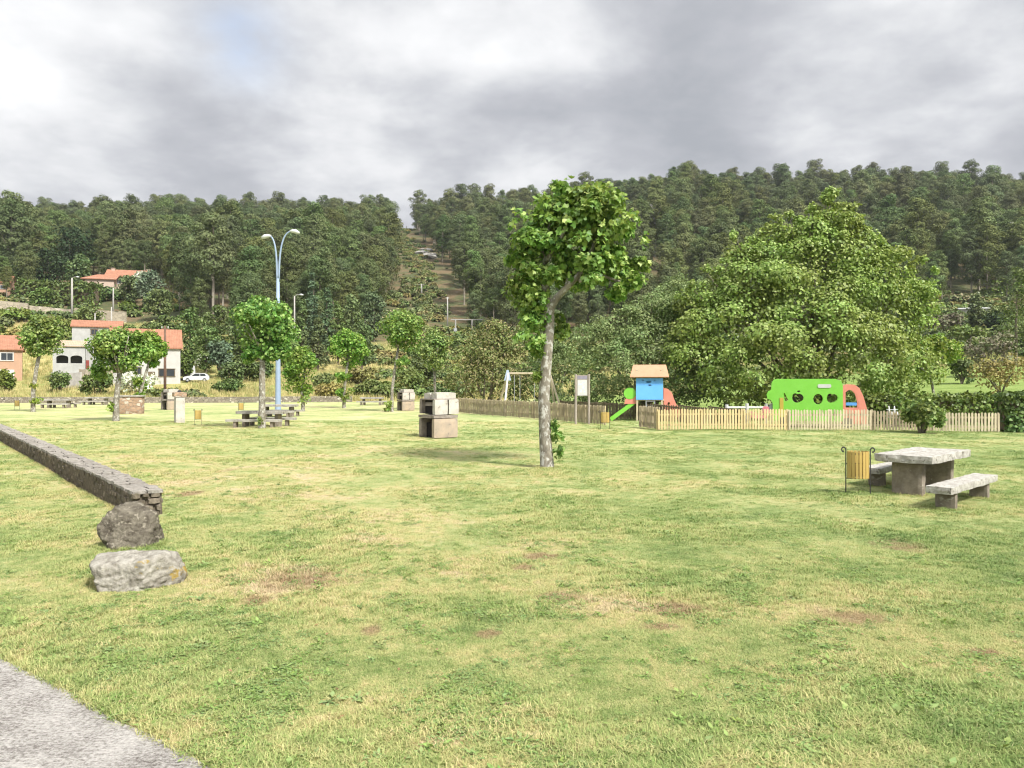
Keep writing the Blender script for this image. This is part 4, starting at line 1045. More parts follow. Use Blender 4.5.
wood_tubes(paths, 14, 5).build('trunk', M['bark_pale'], t, True)
c = np.array([L1(556, 437, -.05), L1(559, 452, -.08), L1(554, 425, 0)]); r = np.array([(.13,.13,.2), (.12,.12,.16), (.1,.1,.15)])
C, N, T, S = clump_cloud(rg, c, r, 26, .14, jit=.7, shell=.1)
link(leaf_obj('basal_shoots', C, N, T, S, LEAF_PLANE, M['leaf_plane']), t)

plane_tree(33, 61., 337, 41, 1.62, 2.15, 'dark round plane tree near the left edge with shoots at its foot', 101, .26, 1500, .16, shoots=[(36, 402, .45), (34, 385, .3)])
plane_tree(116, 46., 352, 121, 1.85, 1.95, 'broad plane tree in front of the white house with dark leaning trunk', 102, .24, 2000, .17, shoots=[(115, 408, .35)], extra_lobes=[(100, 372, .55, 0), (141, 340, .5, 0)])
plane_tree(140, 60., 350, 152, 1.15, 1.5, 'smaller plane tree behind the broad one beside the white house', 103, .26, 900, .12, extra_lobes=[(140, 385, .6, 0), (139, 397, .4, 0)])
plane_tree(262, 37.8, 330, 263, 1.82, 1.72, 'plane tree with round crown just left of the blue lamp post', 104, .22, 2100, .16, extra_lobes=[(250, 356, .6, .0), (278, 358, .5, 0)], shoots=[(262, 421, .16)])
plane_tree(303, 62., 370, 301, 1.65, 2.1, 'low dense plane tree right of and behind the lamp post', 105, .26, 1500, .14, shoots=[(306, 399, .55)])
plane_tree(344, 70., 349, 349, 1.85, 1.9, 'round plane tree left of the slim pale trunk, bush at its foot', 106, .28, 1300, .14, extra_lobes=[(343, 378, .8, 0), (341, 392, .4, 0)], shoots=[(350, 395, .85), (346, 398, .6)])
plane_tree(392, 61., 332, 400, 1.95, 2.0, 'bright green plane tree on a slim pale leaning trunk behind the far barbecue', 107, .26, 1500, .12, extra_lobes=[(402, 362, .55, 0)], shoots=[(390, 404, .4), (388, 410, .3)])
plane_tree(435, 66., 353, 434, 1.6, 2.15, 'plane tree behind the large granite barbecue', 108, .27, 1300, .12)
plane_tree(935, 52., 358, 928, 2.1, 1.7, 'loose bright plane tree behind the hedge on the right', 109, .27, 850, .09, extra_lobes=[(952, 352, .8, 0), (912, 345, .7, 0), (905, 372, .6, 0)], young=True, den=.7)

# bushy shoot in front of the fence
def bush(name, px, Y, wpx, toppy, mat, label, cat='shrub', seed=0, leaf=.3, nl=900, depth=None, group=None, tpl=LEAF_TUFT, ground_off=.0, lobes_n=5, stems=True, hang=.5, lobe_list=None):
    leaf *= .75; nl = int(nl*2.1)
    rg = np.random.default_rng(seed); x0 = at(px, Y); z0 = H(x0, Y)
    wid = wpx / F * Y; hgt = zat(toppy, Y) - z0
    if hgt < wid*.2: hgt = wid*.35
    t = thing(name, (x0, Y, z0), 0, label, cat, group)
    lc, lr = [], []
    dep = depth or wid*.8
    if lobe_list:
        for a, b, r in lobe_list: lc.append((at(a, Y) - x0, rg.uniform(-.2, .2)*dep, zat(b, Y) - z0)); lr.append([r/F*Y]*3)
    else:
        lc.append((0, 0, hgt*.5)); lr.append((wid*.34, dep*.34, hgt*.4))
        for k in range(lobes_n):
            a = 2*PI*(k + rg.random()*.6)/lobes_n; f = rg.uniform(.45, .62)
            lc.append((math.cos(a)*wid*.5*f, math.sin(a)*dep*.5*f, hgt*rg.uniform(.28, .62))); lr.append((wid*rg.uniform(.18, .25), dep*rg.uniform(.18, .25), hgt*rg.uniform(.24, .36)))
    lc = np.array(lc, float); lr = np.array(lr, float)
    c, r = subclumps(rg, lc, lr, 9, (.32, .5), (.5, 1.0))
    per = max(6, nl // len(c))
    P = clump_cloud(rg, c, r, per, leaf, jit=.55, up=.4, shell=.45)
    Q = clump_cloud(rg, lc, lr, max(6, nl//5//len(lc)), leaf*1.1, jit=.8, shell=.5)
    link(leaf_obj('foliage', *cat4(P, Q), tpl, mat), t)
    if stems:
        paths = []
        for k in range(min(8, len(lc))):
            e = Vector(lc[k]); paths.append(([(rg.uniform(-.1, .1)*wid*.3, rg.uniform(-.1, .1)*dep*.3, -.15), (e.x*.4, e.y*.4, e.z*.5), tuple(e)], [.02*hgt + .02, .014*hgt + .015, .012]))
        wood_tubes(paths, 6, seed).build('stem', M['bark_grey'], t)
    return t
bush('bushy_shoot', 922, 34.2, 42, 395, M['leaf_plane'], 'leafy green sucker growing in front of the fence gap at the right', seed=31, leaf=.2, nl=1100, tpl=LEAF_PLANE, lobes_n=6)

# large tree behind the playground
def lobed_tree(name, base_px, Y, lobes, mat, label, cat, seed, leaf, dens, tpl=LEAF_OVAL, depth=.6, trunks=5, flat=.8, jit=.55, per=14, bark='bark_grey', sprigs=(), tw=.16):
    rg = np.random.default_rng(seed); x0 = at(base_px, Y); z0 = H(x0, Y)
    t = thing(name, (x0, Y, z0), 0, label, cat)
    lc, lr = [], []
    for (a, b, r, dy) in lobes:
        rm = r / F * Y; lc.append((at(a, Y) - x0, dy, zat(b, Y) - z0)); lr.append((rm, rm*depth, rm*flat))
    lc = np.array(lc); lr = np.array(lr)
    c, r = subclumps(rg, lc, lr, per, (.26, .42), (.6, 1.03), .7)
    parts = []
    for i in range(len(c)):
        n = int(dens * float(r[i, 0])**2) + 4
        parts.append(clump_cloud(rg, c[i:i+1], r[i:i+1], n, leaf, jit=jit, up=.45, droop=.4, shell=.5))
    for i in range(len(lc)):
        n = int(dens * .35 * float(lr[i, 0])**2)
        parts.append(clump_cloud(rg, lc[i:i+1], lr[i:i+1]*.85, n, leaf*1.1, jit=.8, shell=.7))
    for (a, b, r_, dy) in sprigs:
        cc = np.array([(at(a, Y) - x0, dy, zat(b, Y) - z0)]); rr2 = np.array([(r_/F*Y*.7, r_/F*Y*.7, r_/F*Y)])
        c3, r3 = subclumps(rg, cc, rr2, 5, (.35, .5), (.2, .9)); parts.append(clump_cloud(rg, c3, r3, max(14, int(dens*.5*rr2[0, 0]**2 + 12)), leaf, jit=.7, shell=.1))
    C, N, T, S = cat4(*parts); ctr = lc.mean(0) + np.array([0, 1.5, -1.5]); N = unit(N + unit(C - ctr)*.75)
    link(leaf_obj('crown' if trunks else 'foliage', C, N, T, S, tpl, mat), t)
    paths = []
    order = list(rg.permutation(len(lc)))[:max(trunks*2, 3)]
    for k in order:
        e = Vector(lc[k]); h = e.z
        s = Vector((rg.uniform(-.4, .4), rg.uniform(-.3, .3), -.2))
        paths.append(([s, s.lerp(e, .35) + Vector((0, 0, h*.1)), s.lerp(e, .7) + Vector((0, 0, h*.06)), e + Vector((0, 0, lr[k][2]*.6))], [tw, tw*.7, tw*.45, .03]))
    for (a, b, r_, dy) in sprigs:
        e = Vector((at(a, Y) - x0, dy, zat(b, Y) - z0)); s = e*.75 ; paths.append(([s, e], [.05, .012]))
    wood_tubes(paths, 7, seed).build('trunk', M[bark], t, True)
    return t
big = [(815, 300, 62, 0), (770, 305, 50, -1), (860, 300, 50, -.5), (740, 330, 42, -.8), (890, 320, 40, 0), (800, 345, 52, -2.0), (850, 350, 48, -2.0), (755, 365, 42, -1.8), (715, 335, 36, 0), (700, 365, 34, -.5),
       (900, 360, 34, -.5), (830, 255, 44, .3), (790, 262, 40, .5), (865, 262, 34, 0), (760, 285, 38, .8), (835, 228, 26, 0), (810, 240, 24, 0), (735, 300, 26, 0), (905, 295, 26, 0), (750, 268, 30, .5), (724, 300, 30, .8), (702, 312, 28, .6), (742, 262, 20, .5), (690, 345, 30, .2), (893, 268, 26, .3), (916, 300, 24, 0), (778, 243, 22, .4), (720, 385, 28, -1), (780, 388, 30, -2), (885, 390, 28, -1), (840, 385, 36, -2), (725, 402, 22, 3.2), (765, 404, 24, 3.2), (810, 404, 24, 3.2), (850, 404, 24, 3.2), (890, 402, 24, 3.2), (920, 400, 18, 3.2)]
lobed_tree('broad_tree', 815, 48.5, big, M['leaf_big'], 'largest tree, broad dense crown behind the green play truck', 'tree', 201, .19, 290, LEAF_TUFT, .75, 7, .85, .6,
           sprigs=[(748, 243, 11, 0), (716, 272, 9, 0), (800, 222, 11, 0), (885, 250, 10, 0), (912, 270, 9, 0), (858, 222, 10, 0), (692, 288, 8, 0), (830, 203, 18, 0), (848, 214, 16, 0), (818, 216, 16, 0), (826, 198, 9, 0), (865, 235, 9, 0), (880, 240, 8, 0), (735, 236, 9, 0), (726, 262, 7, 0), (775, 222, 10, 0), (790, 215, 8, 0), (921, 262, 8, 0), (935, 272, 6, 0), (925, 295, 8, 0), (760, 245, 10, 0), (705, 270, 7, 0), (900, 252, 7, 0), (812, 208, 7, 0)])
wil = [(650, 345, 42, 0), (620, 365, 36, -.8), (680, 320, 40, .5), (700, 350, 34, 0), (660, 375, 34, -1), (605, 340, 26, 0), (652, 314, 28, 0), (690, 300, 28, .5), (628, 326, 24, .2), (596, 336, 20, .2), (690, 385, 24, -.6), (640, 325, 28, .4), (710, 305, 26, 1), (632, 388, 22, -.5), (585, 362, 22, 0), (590, 385, 20, 0), (600, 403, 18, 3.2), (630, 405, 20, 3.2), (665, 405, 20, 3.2), (695, 403, 20, 3.2)]
lobed_tree('willow_tree', 645, 51.5, wil, M['leaf_olive'], 'olive green willow behind the slide tower', 'tree', 202, .18, 380, LEAF_OVAL, .8, 5, .85, .7)
wil2 = [(550, 360, 26, 0), (565, 385, 24, -.5), (540, 385, 26, -.5), (548, 340, 18, .4), (575, 345, 20, .5), (525, 390, 20, 0), (550, 400, 16, 0), (580, 400, 16, 0)]
lobed_tree('leafy_bush', 550, 63., wil2, M['leaf_hedge'], 'green bush directly behind the tall tree trunk and swing', 'bush', 203, .2, 300, LEAF_OVAL, .8, 3, .9, .65)
wil3 = [(488, 352, 30, 0), (470, 365, 24, -.3), (505, 365, 28, 0), (485, 380, 28, -.5), (515, 345, 18, .3), (462, 385, 18, 0), (512, 388, 22, -.3), (495, 335, 18, .2)]
lobed_tree('leafy_bush', 487, 62.5, wil3, M['leaf_rust'], 'brownish olive bush behind the left end of the fence', 'bush', 204, .21, 260, LEAF_OVAL, .8, 3, .9, .65)

# hedges
def hedge(p0, p1, wid, hgt, mat, label, seed, leaf=.16, dens=220, z0=None, bump_=.16):
    rg = np.random.default_rng(seed); p0 = Vector(p0); p1 = Vector(p1); d = p1 - p0; L = d.length; rz = math.atan2(d.y, d.x)
    zb = H(p0.x, p0.y) if z0 is None else z0
    t = thing('hedge', (p0.x, p0.y, zb), rz, label, 'hedge')
    def samp(n, face):
        u = rg.random(n)*L; v = rg.random(n)
        if face == 0: P = np.stack([u, np.full(n, -wid/2), v*hgt], 1); N = np.tile([0, -1., .2], (n, 1))
        elif face == 1: P = np.stack([u, (v-.5)*wid, np.full(n, hgt)], 1); N = np.tile([0, 0, 1.], (n, 1))
        elif face == 2: P = np.stack([u, np.full(n, wid/2), v*hgt], 1); N = np.tile([0, 1., .2], (n, 1))
        elif face == 3: P = np.stack([np.zeros(n), (rg.random(n)-.5)*wid, v*hgt], 1); N = np.tile([-1., 0, .2], (n, 1))
        else: P = np.stack([np.full(n, L), (rg.random(n)-.5)*wid, v*hgt], 1); N = np.tile([1., 0, .2], (n, 1))
        return P, N
    Ps, Ns = [], []
    for f, ar in ((0, L*hgt), (1, L*wid), (2, L*hgt), (3, wid*hgt), (4, wid*hgt)):
        P, N = samp(int(ar*dens), f); Ps.append(P); Ns.append(N)
    P = np.vstack(Ps); N = np.vstack(Ns); n = len(P)
    k = np.array([noise.noise(Vector((p[0]*.9 + seed, p[1]*1.4, p[2]*1.6))) + .5*noise.noise(Vector((p[0]*3.3, p[1]*3 + seed, p[2]*3.5))) for p in P])
    P = P + unit(N)*(k[:, None]*bump_*1.6 - rg.random((n, 1))**2*bump_*2.5)
    g = np.array([H(*((p0 + d*(max(0, min(L, x))/L)))) for x in np.linspace(0, L, 30)]) - zb
    P[:, 2] += np.interp(P[:, 0], np.linspace(0, L, 30), g)
    N = unit(unit(N) + rg.normal(size=(n, 3))*.5); T0 = rg.normal(size=(n, 3)) + np.array([0, 0, .4]); T = unit(T0 - N*(T0*N).sum(1, keepdims=True))
    S = leaf*(.6 + .8*rg.random(n))
    link(leaf_obj('foliage', P, N, T, S, LEAF_TUFT, mat), t)
    mb = MB(); nseg = 12
    for i in range(nseg): mb.box((L*(i+.5)/nseg, 0, hgt*.42 + float(np.interp(L*(i+.5)/nseg, np.linspace(0, L, 30), g))), (L/nseg*.99, wid*.5, hgt*.72))
    mb.build('branches', M['wood_dark'], t)
    return t
hedge((at(862, 42.5), 42.5), (at(1100, 41.0), 41.), 1.6, 1.62, M['leaf_hedge'], 'long clipped green hedge behind the picket fence at the right', 41, .17, 170)
hedge((at(1001, 35.6), 35.6), (at(1130, 34.2), 34.2), 1.5, 1.75, M['leaf_hedge'], 'dark hedge block at the right edge where the fence ends', 42, .17, 200)
hedge((at(22, 226), 226), (at(97, 226), 226), 5, zat(282.5, 226) - H(at(60, 226), 226), M['leaf_hedge'], 'long dark clipped hedge below the hillside house', 43, .8, 6, bump_=.5)

# ------------------------------------------------------------------ low wall at the back of the lawn, retaining walls
def long_wall(px0, Y0, px1, Y1, h, th, mat, label, seed=0, seg=4., name='stone_wall'):
    p0 = Vector((at(px0, Y0), Y0)); p1 = Vector((at(px1, Y1), Y1)); d = p1 - p0; L = d.length
    t = MB(); n = max(1, int(L/seg)); r = random.Random(seed)
    z0 = H(p0.x, p0.y)
    vs = []; fs = []
    n2 = n*4
    for i in range(n2+1):
        q = p0 + d*(i/n2); z = H(q.x, q.y) - z0; x = L*i/n2; hh = h*(1 + .12*noise.noise(Vector((x*.9, seed, 0))))
        vs += [(x, -th/2, z - .6), (x, -th/2, z + hh), (x, th/2, z + hh), (x, th/2, z - .6)]
    for i in range(n2):
        a, b = 4*i, 4*i + 4
        fs += [(a, b, b+1, a+1), (a+1, b+1, b+2, a+2), (a+2, b+2, b+3, a+3)]
    fs += [(0, 1, 2, 3), (4*n2+3, 4*n2+2, 4*n2+1, 4*n2)]
    t.add(vs, fs); o = t.build(name, mat, None, False, (p0.x, p0.y, z0), math.atan2(d.y, d.x)); tag(o, label, 'wall'); return o
long_wall(-60, 90, 352, 90, .68, .45, M['masonry_low'], 'low grey rubble wall along the back of the lawn', 1, 1.5)
long_wall(-60, 204, 28, 206, 2.2, .6, M['masonry_tan'], 'tan retaining wall across the hillside at the left edge', 2)
long_wall(30, 206, 71, 207, 1.7, .6, M['masonry_tan'], 'tan retaining wall on the hillside left of the small street lamp', 3)
long_wall(75, 203, 126, 202, 2.9, .6, M['masonry_tan'], 'taller stone retaining wall right of the small street lamp', 4)
long_wall(52, 118, 81, 117, 2.3, .4, M['concrete'], 'plain pale garden wall left of the white house', 5)
long_wall(80, 120, 112, 119, 2.6, .5, M['masonry_tan'], 'rough stone terrace wall left of the white house', 6)
long_wall(226, 137, 262, 137, 1.4, .5, M['masonry_tan'], 'broken tan field wall on the dry grass slope', 7)

# ------------------------------------------------------------------ houses
def gable_house(name, loc, rz, w, d, h, roof_h, wallm, roofm, label, windows=(), doors=(), chimneys=(), hip=0., over=.4, base=None):
    """front is local -Y; origin at the middle of the front wall foot"""
    t = thing(name, loc, rz, label, 'house')
    mb = MB()
    g = [(-w/2, 0, -1.5), (w/2, 0, -1.5), (w/2, d, -1.5), (-w/2, d, -1.5), (-w/2, 0, h), (w/2, 0, h), (w/2, d, h), (-w/2, d, h), (-w/2, d/2, h + roof_h*(1-hip)), (w/2, d/2, h + roof_h*(1-hip))]
    mb.add(g, [(0,1,5,4), (1,2,6,9,5), (2,3,7,6), (3,0,4,8,7)]); mb.build('wall', wallm, t)
    mb = MB(); s = roof_h/(d/2); th = .18
    for sg in (0, 1):
        y0, y1 = (-over, d/2) if sg == 0 else (d + over, d/2)
        z0, z1 = h - over*s + .04, h + roof_h + .04
        hx = w/2 + over; ins = hip*w*.25
        a = [(-hx, y0, z0), (hx, y0, z0), (hx - ins, y1, z1), (-hx + ins, y1, z1)]
        b = [(x, y, z + th) for x, y, z in a]
        mb.add(a + b, [(0,1,2,3)[::-1], (4,5,6,7), (0,1,5,4), (1,2,6,5), (2,3,7,6), (3,0,4,7)])
    rf = mb.build('roof', roofm, t)
    for (x, y, cw, ch_) in chimneys:
        mb = MB(); mb.box((x, y, h + roof_h*.6 + ch_/2), (cw, cw, ch_ + roof_h*.6)); mb.box((x, y, h + roof_h*.9 + ch_ - .1), (cw*1.25, cw*1.25, .15)); mb.build('chimney', wallm, rf)
    for (x, z, ww, wh, fm) in windows:
        mb = MB()
        for (cx, cz, bx, bz) in ((x, z + wh/2, ww + .24, .12), (x, z - wh/2, ww + .24, .12), (x - ww/2, z, .12, wh - .12), (x + ww/2, z, .12, wh - .12), (x, z, .07, wh - .12)): mb.box((cx, -.05, cz), (bx, .12, bz))
        f = mb.build('window', fm, t)
        mb = MB(); mb.box((x, -.01, z), (ww - .12, .04, wh - .12)); mb.build('pane', M['pane'], f)
    for (x, w_, h_, dm) in doors:
        mb = MB(); mb.box((x, -.03, h_/2 + .1), (w_, .08, h_)); mb.build('door', dm, t)
    return t
Y = 125.; kx = F/Y
zb = H(-84, 125)
gable_house('house', (-86.2, 123.4, zb), .56, 13., 9., zat(349, Y) - zb, 2.3, M['wall_salmon'], M['tiles'], 'salmon house with orange tiled roof cut by the left edge',
            windows=[(4.4, zat(356.5, Y) - zb, 1.7, 1.25, M['white']), (-.5, zat(356.5, Y) - zb, 1.7, 1.25, M['white'])], doors=[(4.3, 2.2, 1.9, M['white'])])
Y = 122.; zb = H(-57, 122)
gable_house('house', (at(146, Y), Y, zb), .44, 10.0, 7.4, zat(347, Y) - zb, 2.9, M['wall_white'], M['tiles'], 'white house with orange tiled roof beside the parked white car',
            windows=[(3., zat(372.5, Y) - zb, 2.3, 1.2, M['wood_dark']), (-1.2, zat(371, Y) - zb, 1., 1.1, M['wood_dark']), (-4., zat(369, Y) - zb, 1.3, 1.0, M['wood_dark'])], doors=[(.8, 1., 2.0, M['wood_dark'])], over=.35)
Y = 134.; zb = H(-72, 134)
gable_house('house', (at(97, Y), Y, zb), .44, 7.6, 6., zat(327, Y) - zb, 1.15, M['wall_grey'], M['tiles'], 'narrow grey white house with low red roof between the trees',
            windows=[(-.4, zat(332, Y) - zb, 1.0, .9, M['wood_dark']), (1.6, zat(340, Y) - zb, .9, 1., M['wood_dark'])], doors=[(-1.8, 1.2, 2.6, surf('dark red door', (.25, .06, .05), (.2, .05, .04)))], over=.25)
# carport building with two arches
Y = 126.; zb = H(at(69, Y), Y)
t = thing('outbuilding', (at(69, Y), Y, zb), .48, 'grey outbuilding with two dark arched openings and faded tile roof', 'outbuilding')
hh = zat(345, Y) - zb; w = 4.6; arches = []
for cx in (-.95, 1.05):
    pts = [(cx - .85, 3.), (cx + .85, 3.)] + [(cx + .85*math.cos(a), 3.9 + .4*math.sin(a)) for a in [PI*k/8 for k in range(9)]]
    arches.append(pts)
o = flat_shape('wall', [[(-w/2, -1.), (w/2, -1.), (w/2, hh), (-w/2, hh)]] + arches, .3, M['wall_grey'], t, Matrix.Translation((0, .15, 0)))
mb = MB(); mb.box((-w/2 + .1, 2.3, hh/2 - .5), (.2, 4., hh + 1)); mb.box((w/2 - .1, 2.3, hh/2 - .5), (.2, 4., hh + 1)); mb.box((0, 4.4, hh/2 - .5), (w, .2, hh + 1)); mb.box((0, 2.3, .2), (w - .42, 3.9, .2)); mb.build('rear_walls', M['wall_grey'], t)
mb = MB(); mb.box((0, 2.3, hh + .35), (w + .5, 5.2, .16), rx=.22); mb.build('roof', M['tiles_faded'], t)
# hillside house
Y = 256.; X0 = at(128, Y); zb = H(X0, Y)
t = gable_house('house', (X0, Y, zb), .28, 13.5, 8.5, zat(276.5, Y) - zb, 2.5, M['wall_peach'], M['tiles'], 'wide hillside house with orange roofs and two chimneys above the dark hedge',
                windows=[(-3., 4.2, 1.8, 1.3, M['white']), (1.5, 4.2, 1.8, 1.3, M['white']), (5., 4., 1.4, 1.3, M['white'])], chimneys=[(-5.2, 4., 1., .9), (5.6, 4.5, 1., .9)])
mb = MB(); z1 = zat(279.5, Y) - zb - .2; 
mb.box((-7.5, -2., z1/2 - .8), (8.5, 6., z1 + 1.2)); mb.build('side_wing', M['wall_peach'], t)
mb = MB(); mb.add([(-13, -5.6, z1 - .7), (-2.4, -5.6, z1 - .7), (-2.4, -.4, z1 + 1.3), (-9., -.4, z1 + 1.3), (-13, 1.6, z1 - .7),
                   (-13, -5.6, z1 - .5), (-2.4, -5.6, z1 - .5), (-2.4, -.4, z1 + 1.5), (-9., -.4, z1 + 1.5), (-13, 1.6, z1 - .5)],
                  [(5,6,7,8), (5,8,9), (0,3,2,1), (0,4,3), (0,1,6,5), (1,2,7,6), (2,3,8,7), (3,4,9,8), (4,0,5,9)]); mb.build('wing_roof', M['tiles'], t)
Y = 246.; X0 = at(-8, Y); zb = H(X0, Y)
gable_house('house', (X0, Y, zb), .4, 10., 8., 4.2, 2.4, M['wall_salmon'], M['tiles'], 'far red roofed house at the left edge of the hillside', windows=[(3., 2.6, 1.6, 1.2, M['white'])])
# pale flat roof far right
Y = 236.; X0 = at(972, Y); zb = H(X0, Y)
t = thing('shed', (X0, Y, zb), -.3, 'distant low shed with pale flat roof on the right hillside', 'shed')
mb = MB(); mb.box((0, 0, .9), (7.4, 4., 2.4)); mb.build('wall', M['concrete'], t)
mb = MB(); mb.box((0, 0, 2.25), (8.6, 5., .25), rx=.12); mb.build('roof', M['white'], t)

# ------------------------------------------------------------------ white car and trailer by the white house
def car(loc, rz, label):
    t = thing('parked_car', loc, rz, label, 'car')
    side = [(-1.95, .32), (-2.0, .6), (-1.93, .95), (-1.6, 1.32), (-1.25, 1.46), (.2, 1.48), (.95, 1.02), (1.75, .88), (1.98, .66), (1.98, .32), (1.62, .3), (1.52, .55), (1.3, .66), (1.08, .55), (.98, .3), (-.95, .3), (-1.05, .55), (-1.27, .66), (-1.5, .55), (-1.6, .3)]
    mb = MB(); mb.prism(side, -.82, .82); mb.build('body', M['car_white'], t)
    mb = MB()
    for s in (-1, 1):
        y = s*.835
        for w in ([(-1.5, .98), (-1.32, 1.34), (-.62, 1.38), (-.62, .98)], [(-.52, .98), (-.52, 1.38), (.15, 1.38), (.72, .98)]): mb.prism(w, y - .01, y + .01)
    mb.add([(.98, -.72, 1.045), (.98, .72, 1.045), (.32, .66, 1.44), (.32, -.66, 1.44)], [(0,1,2,3)]); mb.build('window', M['pane'], t)
    for x in (-1.27, 1.3):
        for s in (-1, 1):
            mb = MB(); mb.tube([(x, s*.66, .31), (x, s*.84, .31)], .31, 18); wh = mb.build('wheel', M['rubber'], t)
            mb = MB(); mb.tube([(x, s*.8, .31), (x, s*.855, .31)], .18, 12); mb.build('rim', M['steel'], wh)
    for s in (-1, 1): mb = MB(); mb.box((1.95, s*.6, .7), (.1, .3, .14)); mb.build('headlight', M['lamp_head'], t)
    mb = MB(); mb.box((1.98, 0, .42), (.06, 1.5, .16)); mb.build('bumper', M['dark_hole'], t)
    return t
Y = 127.; X0 = at(196.5, Y); car((X0, Y, H(X0, Y)), PI + .32, 'white car parked on the grass right of the white house')
Y = 131.; X0 = at(186.5, Y); zb = H(X0, Y)
t = thing('small_caravan', (X0, Y, zb), .35, 'small pale caravan tucked behind the white car', 'caravan')
mb = MB(); mb.prism([(-1.3, .45), (-1.45, 1.1), (-1.2, 2.3), (-.8, 2.55), (.9, 2.6), (1.3, 2.2), (1.4, 1.2), (1.3, .45)], -.95, .95); mb.build('body', M['car_white'], t)
for s in (-1, 1): mb = MB(); mb.tube([(.1, s*.85, .3), (.1, s*.98, .3)], .3, 14); mb.build('wheel', M['rubber'], t)
mb = MB(); mb.prism(rrect(-.6, 1.3, .5, 1.9, .08), -.97, -.955); mb.build('window', M['pane'], t)
mb = MB(); mb.tube([(-1.4, 0, .5), (-2.2, 0, .45)], .04, 6); mb.build('drawbar', M['iron'], t)

# ------------------------------------------------------------------ poles
def pole(name, px, Y, toppy, mat, label, r=.14, cross=0., lamp=False, cat='utility pole', z_off=0., lean=0.):
    X0 = at(px, Y); zb = H(X0, Y); h = zat(toppy, Y) - zb
    t = thing(name, (X0, Y, zb), 0, label, cat)
    mb = MB(); mb.tube([(0, 0, -.5), (lean*.5, 0, h*.5), (lean, 0, h)], [r*1.25, r*1.05, r*.8], 8); mb.build('pole', mat, t, True)
    if cross:
        mb = MB(); mb.box((lean, 0, h - .35), (cross, .12, .14)); cb = mb.build('crossarm', mat, t)
        for s in (-.45, 0., .45): mb = MB(); mb.tube([(lean + s*cross, 0, h - .28), (lean + s*cross, 0, h - .02)], .06, 6); mb.build('insulator', M['white'], cb)
    if lamp:
        mb = MB(); mb.tube([(0, 0, h - .1), (.5, 0, h + .25), (1.2, 0, h + .3)], .06, 6); mb.build('arm', mat, t)
        mb = MB(); mb.tube([(1.1, 0, h + .3), (1.4, 0, h + .3), (1.9, 0, h + .22)], [.12, .22, .1], 8); mb.build('lamp_head', M['lamp_head'], t)
    return t
pole('utility_pole', 165, 101., 326, M['pole_wood'], 'brown wooden pole in front of the white house', .16, .9)
pole('street_lamp', 72, 203., 278, M['pole_conc'], 'small pale concrete street lamp between the hillside walls', .26, lamp=True, cat='street lamp')
pole('utility_pole', 95, 150., 313, M['pole_conc'], 'short thin pale pole above the grey house roof', .13)
pole('utility_pole', 111.5, 168., 307, M['pole_conc'], 'thin pale pole below the taller retaining wall', .16)
pole('utility_pole', 113.3, 215., 288, M['pole_conc'], 'short pale post above the taller retaining wall', .2)
pole('utility_pole', 294.5, 165., 296, M['pole_conc'], 'pale pole in the trees right of the blue lamp post', .17, lamp=True)
pole('utility_pole', 421.5, 300., 284, M['pole_conc'], 'pale pole in the cleared strip, lower left one with crossarm', .3, 2.2)
pole('utility_pole', 447.5, 228., 297, M['pole_conc'], 'pale pole at the right foot of the cleared strip', .2, .9)
pole('utility_pole', 401, 596., 222, M['pole_conc'], 'leftmost pole on the skyline in the gap of the wood', .45, 3., lean=.5)
pole('utility_pole', 406.5, 590., 226, M['pole_conc'], 'middle pole on the skyline in the gap of the wood', .4)
pole('utility_pole', 414, 585., 228, M['pole_conc'], 'rightmost pole on the skyline in the gap of the wood', .45, 3.)
pole('utility_pole', 1012, 300., 222, M['pole_conc'], 'tall pale pole against the wood at the right edge', .25, 1.2)
Y = 214.; X0 = at(467, Y); zb = H(X0, Y); h = zat(320, Y) - zb
t = thing('power_portal', (X0, Y, zb), 0, 'pale H-shaped power line portal at the foot of the cleared strip', 'power portal')
for s in (-3.2, 1.4): mb = MB(); mb.tube([(s, 0, -.5), (s, 0, h)], .3 if s > 0 else .2, 8); mb.build('post', M['pole_conc'], t)
mb = MB(); mb.box((0, 0, h + .1), (9., .2, .25)); mb.build('beam', M['pole_conc'], t)
mb = MB(); mb.box((-3.2, -.5, h - 3.), (.9, .7, 1.3)); mb.build('transformer', M['steel'], t)
# power lines up the cleared strip
def wire(a, b, sag, n=14):
    a = Vector(a); b = Vector(b); return [a.lerp(b, i/n) - Vector((0, 0, sag*4*(i/n)*(1-i/n))) for i in range(n+1)]
mb = MB()
for s in (-1., 0, 1.):
    A = (at(421.5, 300.) + s, 300., zat(285, 300.)); B = (at(414, 585.) + s*1.3, 585., zat(229, 585.)); C = (at(463, 214) + s*1.5, 214., zat(320.5, 214.))
    mb.tube(wire(A, B, 9.), .045, 4); mb.tube(wire(C, A, 1.5), .03, 4)
tag(mb.build('power_lines', M['iron'], None), 'thin dark power lines climbing the cleared strip', 'power lines')

